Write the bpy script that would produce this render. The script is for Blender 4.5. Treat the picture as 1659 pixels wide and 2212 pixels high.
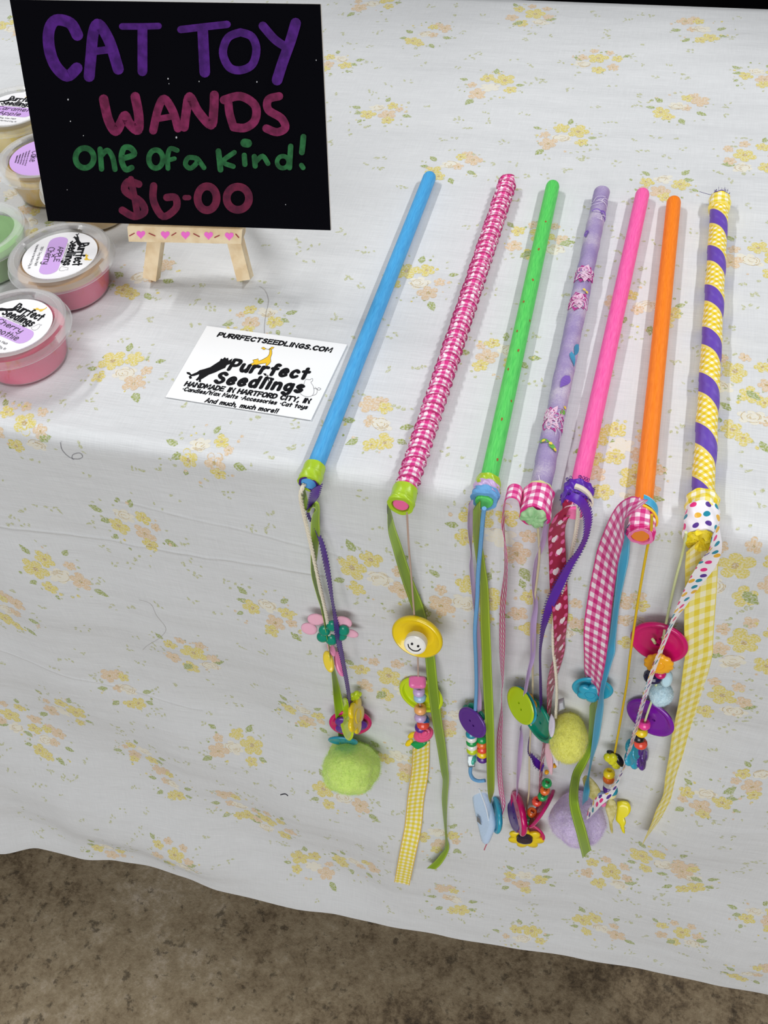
import bpy, math, random
from mathutils import Vector, Matrix
from mathutils.geometry import tessellate_polygon
PI = math.pi
for o in list(bpy.data.objects): bpy.data.objects.remove(o)
S = bpy.context.scene; COL = S.collection

# ------------------------------------------------------------------ camera, world, lamps, exposure
IW, IH, FPX = 1659.0, 2212.0, 2101.5
CAM = Vector((0.129578, -0.3406461, 0.4166805))
YAW, PITCH, ROLL = -0.3404, 0.8922, -0.1175
_f = Vector((math.sin(YAW)*math.cos(PITCH), math.cos(YAW)*math.cos(PITCH), -math.sin(PITCH)))
_r = Vector((math.cos(YAW), -math.sin(YAW), 0)); _u = _r.cross(_f)
CR = _r*math.cos(ROLL) + _u*math.sin(ROLL); CU = _u*math.cos(ROLL) - _r*math.sin(ROLL); CF = _f
cd = bpy.data.cameras.new('camera'); cam = bpy.data.objects.new('camera', cd); COL.objects.link(cam)
cd.sensor_fit = 'HORIZONTAL'; cd.sensor_width = 36; cd.lens = FPX/IW*36; cd.clip_start = 0.01
cam.matrix_world = Matrix(((CR.x, CU.x, -CF.x, CAM.x), (CR.y, CU.y, -CF.y, CAM.y), (CR.z, CU.z, -CF.z, CAM.z), (0, 0, 0, 1)))
S.camera = cam
w = bpy.data.worlds.new('hall_light'); S.world = w; w.use_nodes = True
bg = w.node_tree.nodes['Background']; bg.inputs[0].default_value = (0.97, 0.985, 1.0, 1); bg.inputs[1].default_value = 0.125
def area(name, loc, target, sx, sy, watts, col=(1, 1, 1)):
    l = bpy.data.lights.new(name, 'AREA'); l.shape = 'RECTANGLE'; l.size = sx; l.size_y = sy; l.energy = watts; l.color = col
    o = bpy.data.objects.new(name, l); COL.objects.link(o); o.location = loc
    d = (Vector(target) - Vector(loc)).normalized()
    y = Vector((0, 1, 0)); x = y.cross(-d).normalized(); y2 = (-d).cross(x)
    o.matrix_world = Matrix(((x.x, y2.x, -d.x, loc[0]), (x.y, y2.y, -d.y, loc[1]), (x.z, y2.z, -d.z, loc[2]), (0, 0, 0, 1)))
    return o
area('ceiling_lamp_left', (-1.75, 0.95, 2.3), (0, 0.2, 0), 0.10, 1.0, 40)
area('ceiling_lamp_right', (1.85, 0.80, 2.3), (0, 0.2, 0), 0.10, 1.0, 44)
area('front_fill_light', (0.3, -3.3, 0.95), (0, 0, -0.3), 3.0, 1.6, 70)  # added low fill to brighten the hanging cloth, not a known doorway
area('ceiling_lamp_near', (0.1, -1.5, 2.3), (0, -0.1, -0.3), 1.6, 0.9, 17)
S.view_settings.view_transform = 'Standard'; S.view_settings.look = 'None'
S.view_settings.exposure = 0.0; S.view_settings.gamma = 1.0; S.view_settings.use_curve_mapping = False

# ------------------------------------------------------------------ sight lines of the photo
def ray(px, py): return (CF + CR*((px-IW/2)/FPX) - CU*((py-IH/2)/FPX))
def T(px, py, z=0.0):                       # point on the horizontal plane z (m)
    d = ray(px, py); return CAM + d*((z-CAM.z)/d.z)
def D(px, py, y):                           # point on the upright plane y (m)
    d = ray(px, py); return CAM + d*((y-CAM.y)/d.y)
def ppm(p): return FPX/((p-CAM).dot(CF))    # pixels per metre there
def imgdir(a): a = math.radians(a); return CR*math.cos(a) - CU*math.sin(a)   # picture direction, y down
def facing(p, ratio, a):                    # normal of a disc that looks like an ellipse of this ratio
    t = (CAM-p).normalized(); s = math.sqrt(max(0, 1-ratio*ratio)); d = imgdir(a); d = (d-t*d.dot(t)).normalized()
    return (t*ratio + d*s).normalized()

# ------------------------------------------------------------------ materials
def lin(h):
    if isinstance(h, str): h = tuple(int(h[i:i+2], 16) for i in (0, 2, 4))
    return tuple((c/255/12.92 if c/255 <= .04045 else ((c/255+.055)/1.055)**2.4) for c in h) + (1,)
class X:                                    # tiny shader-expression wrapper
    def __init__(s, nt, sk): s.nt, s.k = nt, sk
    def op(s, o, b=None, c=None):
        n = s.nt.nodes.new('ShaderNodeMath'); n.operation = o
        for i, v in enumerate((s, b, c)):
            if v is None: continue
            if isinstance(v, X): s.nt.links.new(v.k, n.inputs[i])
            else: n.inputs[i].default_value = v
        return X(s.nt, n.outputs[0])
    def __add__(s, b): return s.op('ADD', b)
    def __sub__(s, b): return s.op('SUBTRACT', b)
    def __mul__(s, b): return s.op('MULTIPLY', b)
    def __truediv__(s, b): return s.op('DIVIDE', b)
    def lt(s, b): return s.op('LESS_THAN', b)
    def gt(s, b): return s.op('GREATER_THAN', b)
    def fr(s): return s.op('FRACT')
    def fl(s): return s.op('FLOOR')
    def ab(s): return s.op('ABSOLUTE')
def newmat(name):
    m = bpy.data.materials.new(name); m.use_nodes = True
    return m, m.node_tree, m.node_tree.nodes['Principled BSDF']
MATS = {}
def bump(nt, b, scale, strength, dist=0.0005, stretch=None, detail=3):
    tc = nt.nodes.new('ShaderNodeTexCoord'); n = nt.nodes.new('ShaderNodeTexNoise'); n.inputs['Scale'].default_value = scale; n.inputs['Detail'].default_value = detail
    src = tc.outputs['Object']
    if stretch:
        mp = nt.nodes.new('ShaderNodeMapping'); mp.inputs['Scale'].default_value = stretch; nt.links.new(src, mp.inputs[0]); src = mp.outputs[0]
    nt.links.new(src, n.inputs['Vector'])
    bp = nt.nodes.new('ShaderNodeBump'); bp.inputs['Strength'].default_value = strength; bp.inputs['Distance'].default_value = dist
    nt.links.new(n.outputs[0], bp.inputs['Height']); nt.links.new(bp.outputs[0], b.inputs['Normal'])
    return n
def M(hexcol, rough=0.5, spec=0.5, coat=0.0, sub=0.0, bs=None, sheen=0.0, metal=0.0, var=None):
    key = (hexcol, rough, spec, coat, sub, bs, sheen, metal, var)
    if key in MATS: return MATS[key]
    m, nt, b = newmat('m_%s_%d' % (hexcol, len(MATS))); b.inputs['Base Color'].default_value = lin(hexcol)
    b.inputs['Roughness'].default_value = rough; b.inputs['Specular IOR Level'].default_value = spec
    b.inputs['Coat Weight'].default_value = coat; b.inputs['Metallic'].default_value = metal
    b.inputs['Sheen Weight'].default_value = sheen
    if sub: b.inputs['Subsurface Weight'].default_value = sub; b.inputs['Subsurface Radius'].default_value = (.003, .003, .003)
    n = None
    if bs: n = bump(nt, b, *bs)
    if var:                                  # blotchy second colour
        col2, sc = var
        tc = nt.nodes.new('ShaderNodeTexCoord'); nn = nt.nodes.new('ShaderNodeTexNoise'); nn.inputs['Scale'].default_value = sc; nn.inputs['Detail'].default_value = 5
        nt.links.new(tc.outputs['Object'], nn.inputs['Vector'])
        r = nt.nodes.new('ShaderNodeValToRGB'); r.color_ramp.elements[0].position = .38; r.color_ramp.elements[1].position = .62
        r.color_ramp.elements[0].color = lin(hexcol); r.color_ramp.elements[1].color = lin(col2)
        nt.links.new(nn.outputs[0], r.inputs[0]); nt.links.new(r.outputs[0], b.inputs['Base Color'])
    MATS[key] = m; return m
def plastic(h): return M(h, .22, .5, .35)
def uv(nt):
    t = nt.nodes.new('ShaderNodeUVMap'); s = nt.nodes.new('ShaderNodeSeparateXYZ'); nt.links.new(t.outputs[0], s.inputs[0])
    return X(nt, s.outputs[0]), X(nt, s.outputs[1]), t.outputs[0]
def mixc(nt, fac, a, b):                     # a, b: colour tuple or socket
    n = nt.nodes.new('ShaderNodeMix'); n.data_type = 'RGBA'
    if isinstance(fac, X): nt.links.new(fac.k, n.inputs[0])
    else: n.inputs[0].default_value = fac
    for i, v in ((6, a), (7, b)):
        if isinstance(v, tuple): n.inputs[i].default_value = v
        else: nt.links.new(v, n.inputs[i])
    return n.outputs[2]
def gingham_col(nt, u, v, cell, white, mid, full):
    a = ((u/cell).fr()).lt(.5); b = ((v/cell).fr()).lt(.5)
    c = mixc(nt, (a+b).gt(.5), lin(white), lin(mid)); return mixc(nt, (a+b).gt(1.5), c, lin(full))
def weave(nt, b, u, v, per=.35, st=.25):
    h = (u*(2*PI/per)).op('SINE') + (v*(2*PI/per)).op('SINE')
    bp = nt.nodes.new('ShaderNodeBump'); bp.inputs['Strength'].default_value = st; bp.inputs['Distance'].default_value = .0001
    nt.links.new(h.k, bp.inputs['Height']); nt.links.new(bp.outputs[0], b.inputs['Normal'])
def gingham(name, cell, white, mid, full, half=None, edge=None, rough=.55, vf=1.0, ridge=None):
    m, nt, b = newmat(name); u, v, _ = uv(nt); c = gingham_col(nt, u+1000, (v+1000)*(1/vf), cell, white, mid, full)
    if ridge: c = mixc(nt, ((v/ridge[0]+u/ridge[1]+50).fr()).gt(.90), c, lin(ridge[2]))
    if half: c = mixc(nt, u.ab().gt(half), c, lin(edge))
    nt.links.new(c, b.inputs['Base Color']); b.inputs['Roughness'].default_value = rough; b.inputs['Sheen Weight'].default_value = .1
    weave(nt, b, u, v); return m
def satin(name, base, edge, half, stripe=.55, rough=.38):
    m, nt, b = newmat(name); u, v, _ = uv(nt); a = u.ab()
    c = mixc(nt, a.gt(half-stripe*1.6)*a.lt(half-stripe*.7), lin(base), lin(edge))
    nt.links.new(c, b.inputs['Base Color']); b.inputs['Roughness'].default_value = rough; b.inputs['Anisotropic'].default_value = .4
    weave(nt, b, u, v, .3, .12); return m
LIME = satin('lime_satin', '88AA28', 'B4D048', 4.1, .6)
LILACR = satin('lilac_satin', 'C9AEDA', 'D8C3E6', 2.0, .25)
BLUER = satin('blue_satin', '3FA5CF', '8CCBE4', 3.1, .4)
PURPR = satin('purple_satin', '5A22A8', '5A22A8', 2.9)
PINKG = gingham('pink_gingham', 5.5, 'FBEFF5', 'E679AE', 'D4187F', 7.8, 'D4187F', .55, 1.45)
PINKGS = gingham('small_pink_gingham', 4.2, 'FBEFF5', 'E679AE', 'D4187F', 4.6, 'D4187F', .55, 1.45)
PINKGW = gingham('wrap_pink_gingham', 4.2, 'FBEFF5', 'EC86B8', 'DE1E88', None, None, .55, 1, (7.2, 32.67, 'B01064'))
PINKGB = gingham('band_pink_gingham', 5.2, 'FBEFF5', 'E679AE', 'D4187F')
YELGB = gingham('band_yellow_gingham', 5.0, 'FBF6E2', 'F6E678', 'EED40E')
LIMEB = M('A9CB2E', .33, .5, bs=(1400, .25, .0003)); LILACB = M('C9AEDA', .35, .5, bs=(1400, .25, .0003))
LIME3 = satin('lime_satin_narrow', '88AA28', 'B4D048', 3.3, .5)
YELG = gingham('yellow_gingham', 6.6, 'FAF3CE', 'F6E884', 'EFD73A', 9.0, 'F0DC5A', .55, 1.5)
YELGS = gingham('small_yellow_gingham', 4.4, 'FBF6E0', 'F4E47C', 'F0DA2E', 6.6, 'EAC24A', .55, 1.5)
def polka():
    m, nt, b = newmat('polka_dot_ribbon'); u, v, t = uv(nt)
    vo = nt.nodes.new('ShaderNodeTexVoronoi'); vo.voronoi_dimensions = '2D'; vo.inputs['Scale'].default_value = .165; vo.inputs['Randomness'].default_value = .55
    nt.links.new(t, vo.inputs['Vector'])
    s = nt.nodes.new('ShaderNodeSeparateColor'); nt.links.new(vo.outputs['Color'], s.inputs[0])
    r = nt.nodes.new('ShaderNodeValToRGB'); r.color_ramp.interpolation = 'CONSTANT'; e = r.color_ramp.elements
    e[0].color = lin('EE2F86'); e[1].position = .3; e[1].color = lin('1E8FA8')
    for p, c in ((.55, '5A3596'), (.78, 'F0B93A')): q = e.new(p); q.color = lin(c)
    nt.links.new(s.outputs[0], r.inputs[0])
    c = mixc(nt, X(nt, vo.outputs['Distance']).lt(.30), lin('F6F3F8'), r.outputs[0])
    nt.links.new(c, b.inputs['Base Color']); b.inputs['Roughness'].default_value = .4; return m
POLKA = polka()
def heartribbon():
    m, nt, b = newmat('heart_print_ribbon'); u, v, _ = uv(nt)
    def cell(uo, vo, cu, cv):
        a = ((u+uo+500)/cu).fr()*cu - cu/2; c = ((v+vo+500)/cv).fr()*cv - cv/2; return a, c
    def cy(vo, cv): return ((v+vo+500)/cv).fr()*cv - cv/2
    def heart(x, y, s, vs):
        x = x/s; y = y/vs*-1.0; q = x*x+y*y-1; return (q*q*q - x*x*y*y*y).lt(0)
    def dot(du, vo, cv, r):
        a = u-du; c = cy(vo, cv)*.62; return (a*a + c*c).lt(r*r)
    c = mixc(nt, dot(.2, 8, 16, 1.5)+dot(-4.3, 0, 8.5, 1.3)+dot(4.2, 4, 8.5, 1.3), lin('A3123F'), lin('E2649B'))
    c = mixc(nt, heart(u+1.3, cy(0, 32), 1.9, 2.8), c, lin('F8ECEF')); c = mixc(nt, heart(u-1.7, cy(16, 32), 1.9, 2.8), c, lin('F8ECEF'))
    nt.links.new(c, b.inputs['Base Color']); b.inputs['Roughness'].default_value = .35; return m
HEART = heartribbon()
def dyed(name, base, dark, rough=.55):       # painted wooden dowel: long grain
    m, nt, b = newmat(name); u, v, t = uv(nt)
    mp = nt.nodes.new('ShaderNodeMapping'); mp.inputs['Scale'].default_value = (1.6, .12, 1); nt.links.new(t, mp.inputs[0])
    n = nt.nodes.new('ShaderNodeTexNoise'); n.inputs['Scale'].default_value = 1.0; n.inputs['Detail'].default_value = 6; nt.links.new(mp.outputs[0], n.inputs['Vector'])
    r = nt.nodes.new('ShaderNodeValToRGB'); r.color_ramp.elements[0].position = .3; r.color_ramp.elements[1].position = .62
    r.color_ramp.elements[0].color = lin(dark); r.color_ramp.elements[1].color = lin(base)
    nt.links.new(n.outputs[0], r.inputs[0]); nt.links.new(r.outputs[0], b.inputs['Base Color']); b.inputs['Roughness'].default_value = rough
    bp = nt.nodes.new('ShaderNodeBump'); bp.inputs['Strength'].default_value = .35; bp.inputs['Distance'].default_value = .0002
    nt.links.new(n.outputs[0], bp.inputs['Height']); nt.links.new(bp.outputs[0], b.inputs['Normal']); return m
def spiralwrap(pitch, circ):
    m, nt, b = newmat('purple_and_gingham_spiral'); u, v, _ = uv(nt)
    ph = (v/pitch - u/circ + 100.0).fr()
    k = .7071/1.9
    g = gingham_col(nt, (u+v)*.7071+900, (v-u)*.7071+900, 3.7, 'FBF6E6', 'F6E05A', 'EFC90A')
    edge = ph.gt(.97) + ph.lt(.03) + (ph.gt(.54)*ph.lt(.58))
    c = mixc(nt, edge, g, lin('F4E074')); c = mixc(nt, ph.gt(.58)*ph.lt(.97), c, lin('6A48B4'))
    nt.links.new(c, b.inputs['Base Color']); b.inputs['Roughness'].default_value = .45; weave(nt, b, u, v, .4, .2); return m
def lilacfabric():
    m, nt, b = newmat('lilac_fabric'); tc = nt.nodes.new('ShaderNodeTexCoord')
    n = nt.nodes.new('ShaderNodeTexNoise'); n.inputs['Scale'].default_value = 900; n.inputs['Detail'].default_value = 6; n.inputs['Roughness'].default_value = .8
    n2 = nt.nodes.new('ShaderNodeTexNoise'); n2.inputs['Scale'].default_value = 55
    for q in (n, n2): nt.links.new(tc.outputs['Object'], q.inputs['Vector'])
    f = (X(nt, n.outputs[0])*.55 + X(nt, n2.outputs[0])*.6)
    r = nt.nodes.new('ShaderNodeValToRGB'); e = r.color_ramp.elements; e[0].position = .42; e[0].color = lin('8F7DB2'); e[1].position = .76; e[1].color = lin('C9BFCE')
    q = e.new(.58); q.color = lin('A393BC')
    nt.links.new(f.k, r.inputs[0]); nt.links.new(r.outputs[0], b.inputs['Base Color']); b.inputs['Roughness'].default_value = .75; return m
def clothmat(name, base, amount=1.0):
    m, nt, b = newmat(name); tc = nt.nodes.new('ShaderNodeTexCoord'); u, v, t = uv(nt)
    def noise(scale, sx, sy, det=4):
        mp = nt.nodes.new('ShaderNodeMapping'); mp.inputs['Scale'].default_value = (sx, sy, 1); nt.links.new(t, mp.inputs[0])
        n = nt.nodes.new('ShaderNodeTexNoise'); n.inputs['Scale'].default_value = scale; n.inputs['Detail'].default_value = det; nt.links.new(mp.outputs[0], n.inputs['Vector'])
        return X(nt, n.outputs[0])
    slub = noise(1, .05, 1.3, 3); slub2 = noise(1, 1.3, .05, 3)        # uneven yarns both ways
    c0 = lin(base); dk = tuple(x*.86 for x in c0[:3])+(1,)
    f = ((slub*.65+slub2*.35) - .36)*2.6
    if amount >= 1:
        nt.links.new(mixc(nt, f.op('MINIMUM', 1).op('MAXIMUM', 0), dk, c0), b.inputs['Base Color'])
    else:                                                              # printed ink, worn through in places
        pt = noise(.8, 1, 1, 4); k = ((pt-.42)*2.6+.5).op('MINIMUM', .95).op('MAXIMUM', .18)*amount*1.25
        nt.links.new(mixc(nt, k.op('MINIMUM', .95), lin('DFDFDD'), c0), b.inputs['Base Color'])
    cr = None
    for (x_a, s_a), (x_b, s_b), u0, u1, st_ in CREASE:
        m_ = (s_b-s_a)/(x_b-x_a); d_ = v - (u*m_+(s_a-m_*x_a)) + (noise(.02, 1, .2, 2)-.5)*9; g_ = (d_*d_*-.5).op('EXPONENT')*u.gt(u0)*u.lt(u1)*st_; cr = g_ if cr is None else cr+g_
    wr = noise(.02, .35, 1.7, 4); wr2 = noise(.006, .6, 2.2, 2)
    h = slub*.0002 + slub2*.00014 + wr*.0026 + wr2*.009 + cr
    bp = nt.nodes.new('ShaderNodeBump'); bp.inputs['Strength'].default_value = .8; bp.inputs['Distance'].default_value = 1.0
    nt.links.new(h.k, bp.inputs['Height']); nt.links.new(bp.outputs[0], b.inputs['Normal'])
    b.inputs['Roughness'].default_value = .85; b.inputs['Specular IOR Level'].default_value = .15
    return m
def clear(name, tint=(1, 1, 1), haze=.1):
    m, nt, b = newmat(name); out = nt.nodes['Material Output']
    tr = nt.nodes.new('ShaderNodeBsdfTransparent'); tr.inputs[0].default_value = tint+(1,)
    b.inputs['Base Color'].default_value = (.8, .8, .8, 1) if haze > .03 else (.02, .02, .02, 1); b.inputs['Roughness'].default_value = .1; b.inputs['Specular IOR Level'].default_value = 1.0; b.inputs['Metallic'].default_value = 0.0 if haze > .03 else .9
    if haze <= .03: b.inputs['Base Color'].default_value = (.9, .9, .9, 1)
    fr = nt.nodes.new('ShaderNodeFresnel'); fr.inputs[0].default_value = 1.5
    k = X(nt, fr.outputs[0])*.4 + haze
    ms = nt.nodes.new('ShaderNodeMixShader'); nt.links.new(k.k, ms.inputs[0]); nt.links.new(tr.outputs[0], ms.inputs[1]); nt.links.new(b.outputs[0], ms.inputs[2])
    nt.links.new(ms.outputs[0], out.inputs[0]); return m
def concrete():
    m, nt, b = newmat('stained_concrete'); tc = nt.nodes.new('ShaderNodeTexCoord')
    def nz(sc, det, r=.6):
        n = nt.nodes.new('ShaderNodeTexNoise'); n.inputs['Scale'].default_value = sc; n.inputs['Detail'].default_value = det; n.inputs['Roughness'].default_value = r
        nt.links.new(tc.outputs['Object'], n.inputs['Vector']); return X(nt, n.outputs[0])
    big = nz(4.5, 4); mid = nz(26, 6, .7); fine = nz(150, 4, .7)
    f = big*.36 + mid*.34 + fine*.30
    r = nt.nodes.new('ShaderNodeValToRGB'); e = r.color_ramp.elements
    e[0].position = .36; e[0].color = lin('3E342A'); e[1].position = .66; e[1].color = lin('B3A592')
    for p, c in ((.43, '655642'), (.49, '85755D'), (.56, '97886F')): q = e.new(p); q.color = lin(c)
    nt.links.new(f.k, r.inputs[0])
    pit = ((nz(85, 4, .65)*-1.0+.42)*7).op('MAXIMUM', 0).op('MINIMUM', .62)
    c = mixc(nt, pit, r.outputs[0], lin('2E261D'))
    nt.links.new(c, b.inputs['Base Color']); b.inputs['Roughness'].default_value = .75; b.inputs['Specular IOR Level'].default_value = .3
    bp = nt.nodes.new('ShaderNodeBump'); bp.inputs['Strength'].default_value = .4; bp.inputs['Distance'].default_value = .004; nt.links.new((mid+fine*.5).k, bp.inputs['Height']); nt.links.new(bp.outputs[0], b.inputs['Normal'])
    return m

# ------------------------------------------------------------------ mesh building
class MB:
    def __init__(s): s.v = []; s.f = []; s.m = []; s.uv = []; s.sm = []
    def face(s, idx, mi=0, uvs=None, smooth=True): s.f.append(tuple(idx)); s.m.append(mi); s.uv.append(uvs); s.sm.append(smooth)
    def vert(s, p): s.v.append(tuple(p)); return len(s.v)-1
    def grid(s, rows, uvs=None, closeu=False, mi=0, smooth=True):      # rows of equal-length point lists
        b = len(s.v); n = len(rows[0])
        for r in rows: s.v.extend(tuple(p) for p in r)
        for i in range(len(rows)-1):
            for j in range(n if closeu else n-1):
                k = (j+1) % n
                ix = (b+i*n+j, b+i*n+k, b+(i+1)*n+k, b+(i+1)*n+j)
                if uvs:
                    kk = j+1; s.face(ix, mi, (uvs[i][j], uvs[i][kk], uvs[i+1][kk], uvs[i+1][j]), smooth)
                else: s.face(ix, mi, None, smooth)
        return b
    def fan(s, ring, centre, mi=0, smooth=True, flip=False):
        b = len(s.v); s.v.extend(tuple(p) for p in ring); c = s.vert(centre); n = len(ring)
        for j in range(n):
            t = (b+j, b+(j+1) % n, c); s.face(t[::-1] if flip else t, mi, None, smooth)
    def box(s, c, ax, ay, az, mi=0):           # centre and three half-axis vectors
        b = len(s.v); c = Vector(c)
        for k in (-1, 1):
            for j in (-1, 1):
                for i in (-1, 1): s.v.append(tuple(c+ax*i+ay*j+az*k))
        for q in ((0, 2, 3, 1), (4, 5, 7, 6), (0, 1, 5, 4), (2, 6, 7, 3), (0, 4, 6, 2), (1, 3, 7, 5)): s.face([b+i for i in q], mi, None, False)
    def tube(s, pts, r, seg=8, mi=0, cap=True):
        pts = [Vector(p) for p in pts]; rows = []; n = len(pts); up = None
        for i, p in enumerate(pts):
            t = (pts[min(i+1, n-1)]-pts[max(i-1, 0)]).normalized()
            if up is None: up = t.orthogonal().normalized()
            up = (up-t*up.dot(t)).normalized(); sd = t.cross(up); rr = r[i] if isinstance(r, (list, tuple)) else r
            rows.append([p+(up*math.cos(2*PI*j/seg)+sd*math.sin(2*PI*j/seg))*rr for j in range(seg)])
        L = [0]
        for i in range(1, n): L.append(L[-1]+(pts[i]-pts[i-1]).length*1000)
        uvs = [[(j/seg*2*PI*2, L[i]) for j in range(seg+1)] for i in range(n)]
        s.grid(rows, uvs, True, mi)
        if cap: s.fan(rows[0], pts[0], mi, True, True); s.fan(rows[-1], pts[-1], mi)
    def lathe(s, prof, o, n, seg=32, mi=0, mis=None):   # profile (radius, height) about axis n through o
        n = n.normalized(); a = n.orthogonal().normalized(); b = n.cross(a); rows = []
        for r, h in prof: rows.append([o+n*h+(a*math.cos(2*PI*j/seg)+b*math.sin(2*PI*j/seg))*max(r, 1e-6) for j in range(seg)])
        for i in range(len(rows)-1): s.grid([rows[i], rows[i+1]], None, True, mis[i] if mis else mi)
    def prism(s, outline, o, ax, ay, n, th, mi=0, bev=.0004, dome=0.0):   # bevelled flat solid, outline in metres on (ax, ay)
        def ring(k, h): return [o+(ax*x+ay*y)*k+n*h for x, y in outline]
        R = max(math.hypot(x, y) for x, y in outline); k = max(.5, 1-bev/R)
        rows = [ring(k, -th/2), ring(1, -th/2+bev), ring(1, th/2-bev), ring(k, th/2), ring(k*.75, th/2+dome*.7)]
        s.grid(rows, None, True, mi); s.fan(rows[-1], o+n*(th/2+dome), mi); s.fan(rows[0], o-n*(th/2), mi, True, True)
    def build(s, name, mats, parent=None, sharp=40):
        if not isinstance(mats, (list, tuple)): mats = [mats]
        off = Vector(parent['_o']) if parent is not None and '_o' in parent else Vector((0, 0, 0))
        me = bpy.data.meshes.new(name); me.from_pydata([tuple(Vector(p)-off) for p in s.v], [], s.f)
        for m in mats: me.materials.append(m)
        me.polygons.foreach_set('material_index', s.m); me.polygons.foreach_set('use_smooth', s.sm)
        if any(u is not None for u in s.uv):
            l = me.uv_layers.new(name='UVMap'); d = []
            for f, u in zip(s.f, s.uv): d.extend(x for q in (u or [(0, 0)]*len(f)) for x in q)
            l.data.foreach_set('uv', d)
        if sharp: me.set_sharp_from_angle(angle=math.radians(sharp))
        me.update(); o = bpy.data.objects.new(name, me); COL.objects.link(o)
        if parent is not None: o.parent = parent; o['_o'] = list(off)
        return o
ALL = []
def thing(name, loc, label, cat, group=None):
    o = bpy.data.objects.new(name, None); COL.objects.link(o); o.location = loc; o.empty_display_size = .02
    o['_o'] = list(loc); tag(o, label, cat, group); return o
def tag(o, label, cat, group=None):
    o['label'] = label; o['category'] = cat
    if group: o['group'] = group
def lab(o, t): o['label'] = t; return o
def spline(pts, sub=6):                        # Catmull-Rom through tuples
    if len(pts) < 3 and sub > 1:
        a, b = pts; return [tuple(a[k]+(b[k]-a[k])*i/sub for k in range(len(a))) for i in range(sub+1)]
    out = []
    for i in range(len(pts)-1):
        p0, p1, p2, p3 = pts[max(i-1, 0)], pts[i], pts[i+1], pts[min(i+2, len(pts)-1)]
        for j in range(sub):
            t = j/sub
            out.append(tuple(.5*(2*p1[k]+(p2[k]-p0[k])*t+(2*p0[k]-5*p1[k]+4*p2[k]-p3[k])*t*t+(3*p1[k]-p0[k]-3*p2[k]+p3[k])*t**3) for k in range(len(p1))))
    out.append(tuple(pts[-1])); return out
def smoother(a): a = max(0, min(1, a)); return a*a*(3-2*a)

# ------------------------------------------------------------------ floor, table, cloth
FZ = -0.737
mb = MB(); mb.box((0, .2, FZ-.02), Vector((2.2, 0, 0)), Vector((0, 1.6, 0)), Vector((0, 0, .02)))
fl = mb.build('floor', concrete()); fl['kind'] = 'structure'

RC, YF = 0.010, -0.004; ARC = RC*PI/2; HANG = 0.64
_hem = [(-200, 1832), (0, 1832), (90, 1822), (180, 1845), (260, 1850), (330, 1862), (400, 1882), (480, 1912), (560, 1930), (640, 1950), (740, 1966), (830, 1985), (960, 2008), (1100, 2032), (1250, 2058), (1400, 2085), (1530, 2110), (1659, 2135), (1800, 2160)]
HEM = sorted((T(a, b, -HANG).x, T(a, b, -HANG).y) for a, b in _hem)
def hem_y(x):
    if x <= HEM[0][0]: return HEM[0][1]
    for (a, b), (c, d) in zip(HEM, HEM[1:]):
        if x <= c: t = smoother((x-a)/(c-a)); return b+(d-b)*t
    return HEM[-1][1]
def drop_y(x, z):                               # how far the hanging cloth swings out at height z
    t = max(0, min(1, -z/HANG)); f = max(0, (t-.30)/.70)
    y = YF + (hem_y(x)-YF)*(f**1.6)
    y += .0105*smoother((t-.42)/.45)*math.sin(17*x+17*z+.6)*smoother((.12-x)/.3)*(1-smoother((t-.9)/.1))
    y += .0020*smoother(t/.2)*math.sin(9*x-21*z+2)*(1-smoother((t-.9)/.1)) - .0020*smoother(t/.2)
    y += (.0030*math.sin(24*x+7*z+1.0)+.0016*math.sin(58*x-9*z)+.0022*math.sin(9*x+31*z))*smoother((t-.03)/.3)*(1-.8*smoother((t-.9)/.1)) - .004*smoother((t-.03)/.3)
    return min(y, YF+.0005)
def cloth(x, s, off=0.0):                       # s: distance along the cloth from the front edge, + on top, - down the front
    if s >= 0:
        y = YF+RC+s
        if y > .592: return Vector((x, .592+off, -(y-.592)))
        return Vector((x, y, off))
    if s > -ARC:
        t = -s/RC; return Vector((x, YF+RC-(RC+off)*math.sin(t), -RC+(RC+off)*math.cos(t)))
    z = -RC+(s+ARC); k = smoother((-RC-z)/.03)
    return Vector((x, YF+(drop_y(x, z)-YF)*k-off*1.02, z+off*.1))
def unproj(px, py):                             # photo pixel to cloth coordinates (x, s)
    p = T(px, py, 0)
    if p.y > YF+RC: return p.x, p.y-(YF+RC)
    y = YF
    for _ in range(6):
        p = D(px, py, y); y = drop_y(p.x, max(-HANG, min(-RC, p.z)))
    if p.z > -RC: return p.x, -ARC*.5
    return p.x, p.z+RC-ARC
CL = MB(); X0, X1 = -0.85, 0.62
xs = [X0+(X1-X0)*i/300 for i in range(301)]
ss = [.70, .68, .66, .64, .62, .605, .598, .592, .588, .585, .578, .56] + [.54-.02*i for i in range(27)] + [.008, .003, 0] + [-ARC*i/14 for i in range(1, 15)]
n = 150; ss += [-ARC-(HANG-RC)*i/n for i in range(1, n+1)]
CL.grid([[cloth(x, s) for x in xs] for s in ss], [[(x*1000, s*1000) for x in xs] for s in ss])
LAY = [0]
STR = lambda cs: 1.22 if cs < -.02 else 1.05
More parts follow.
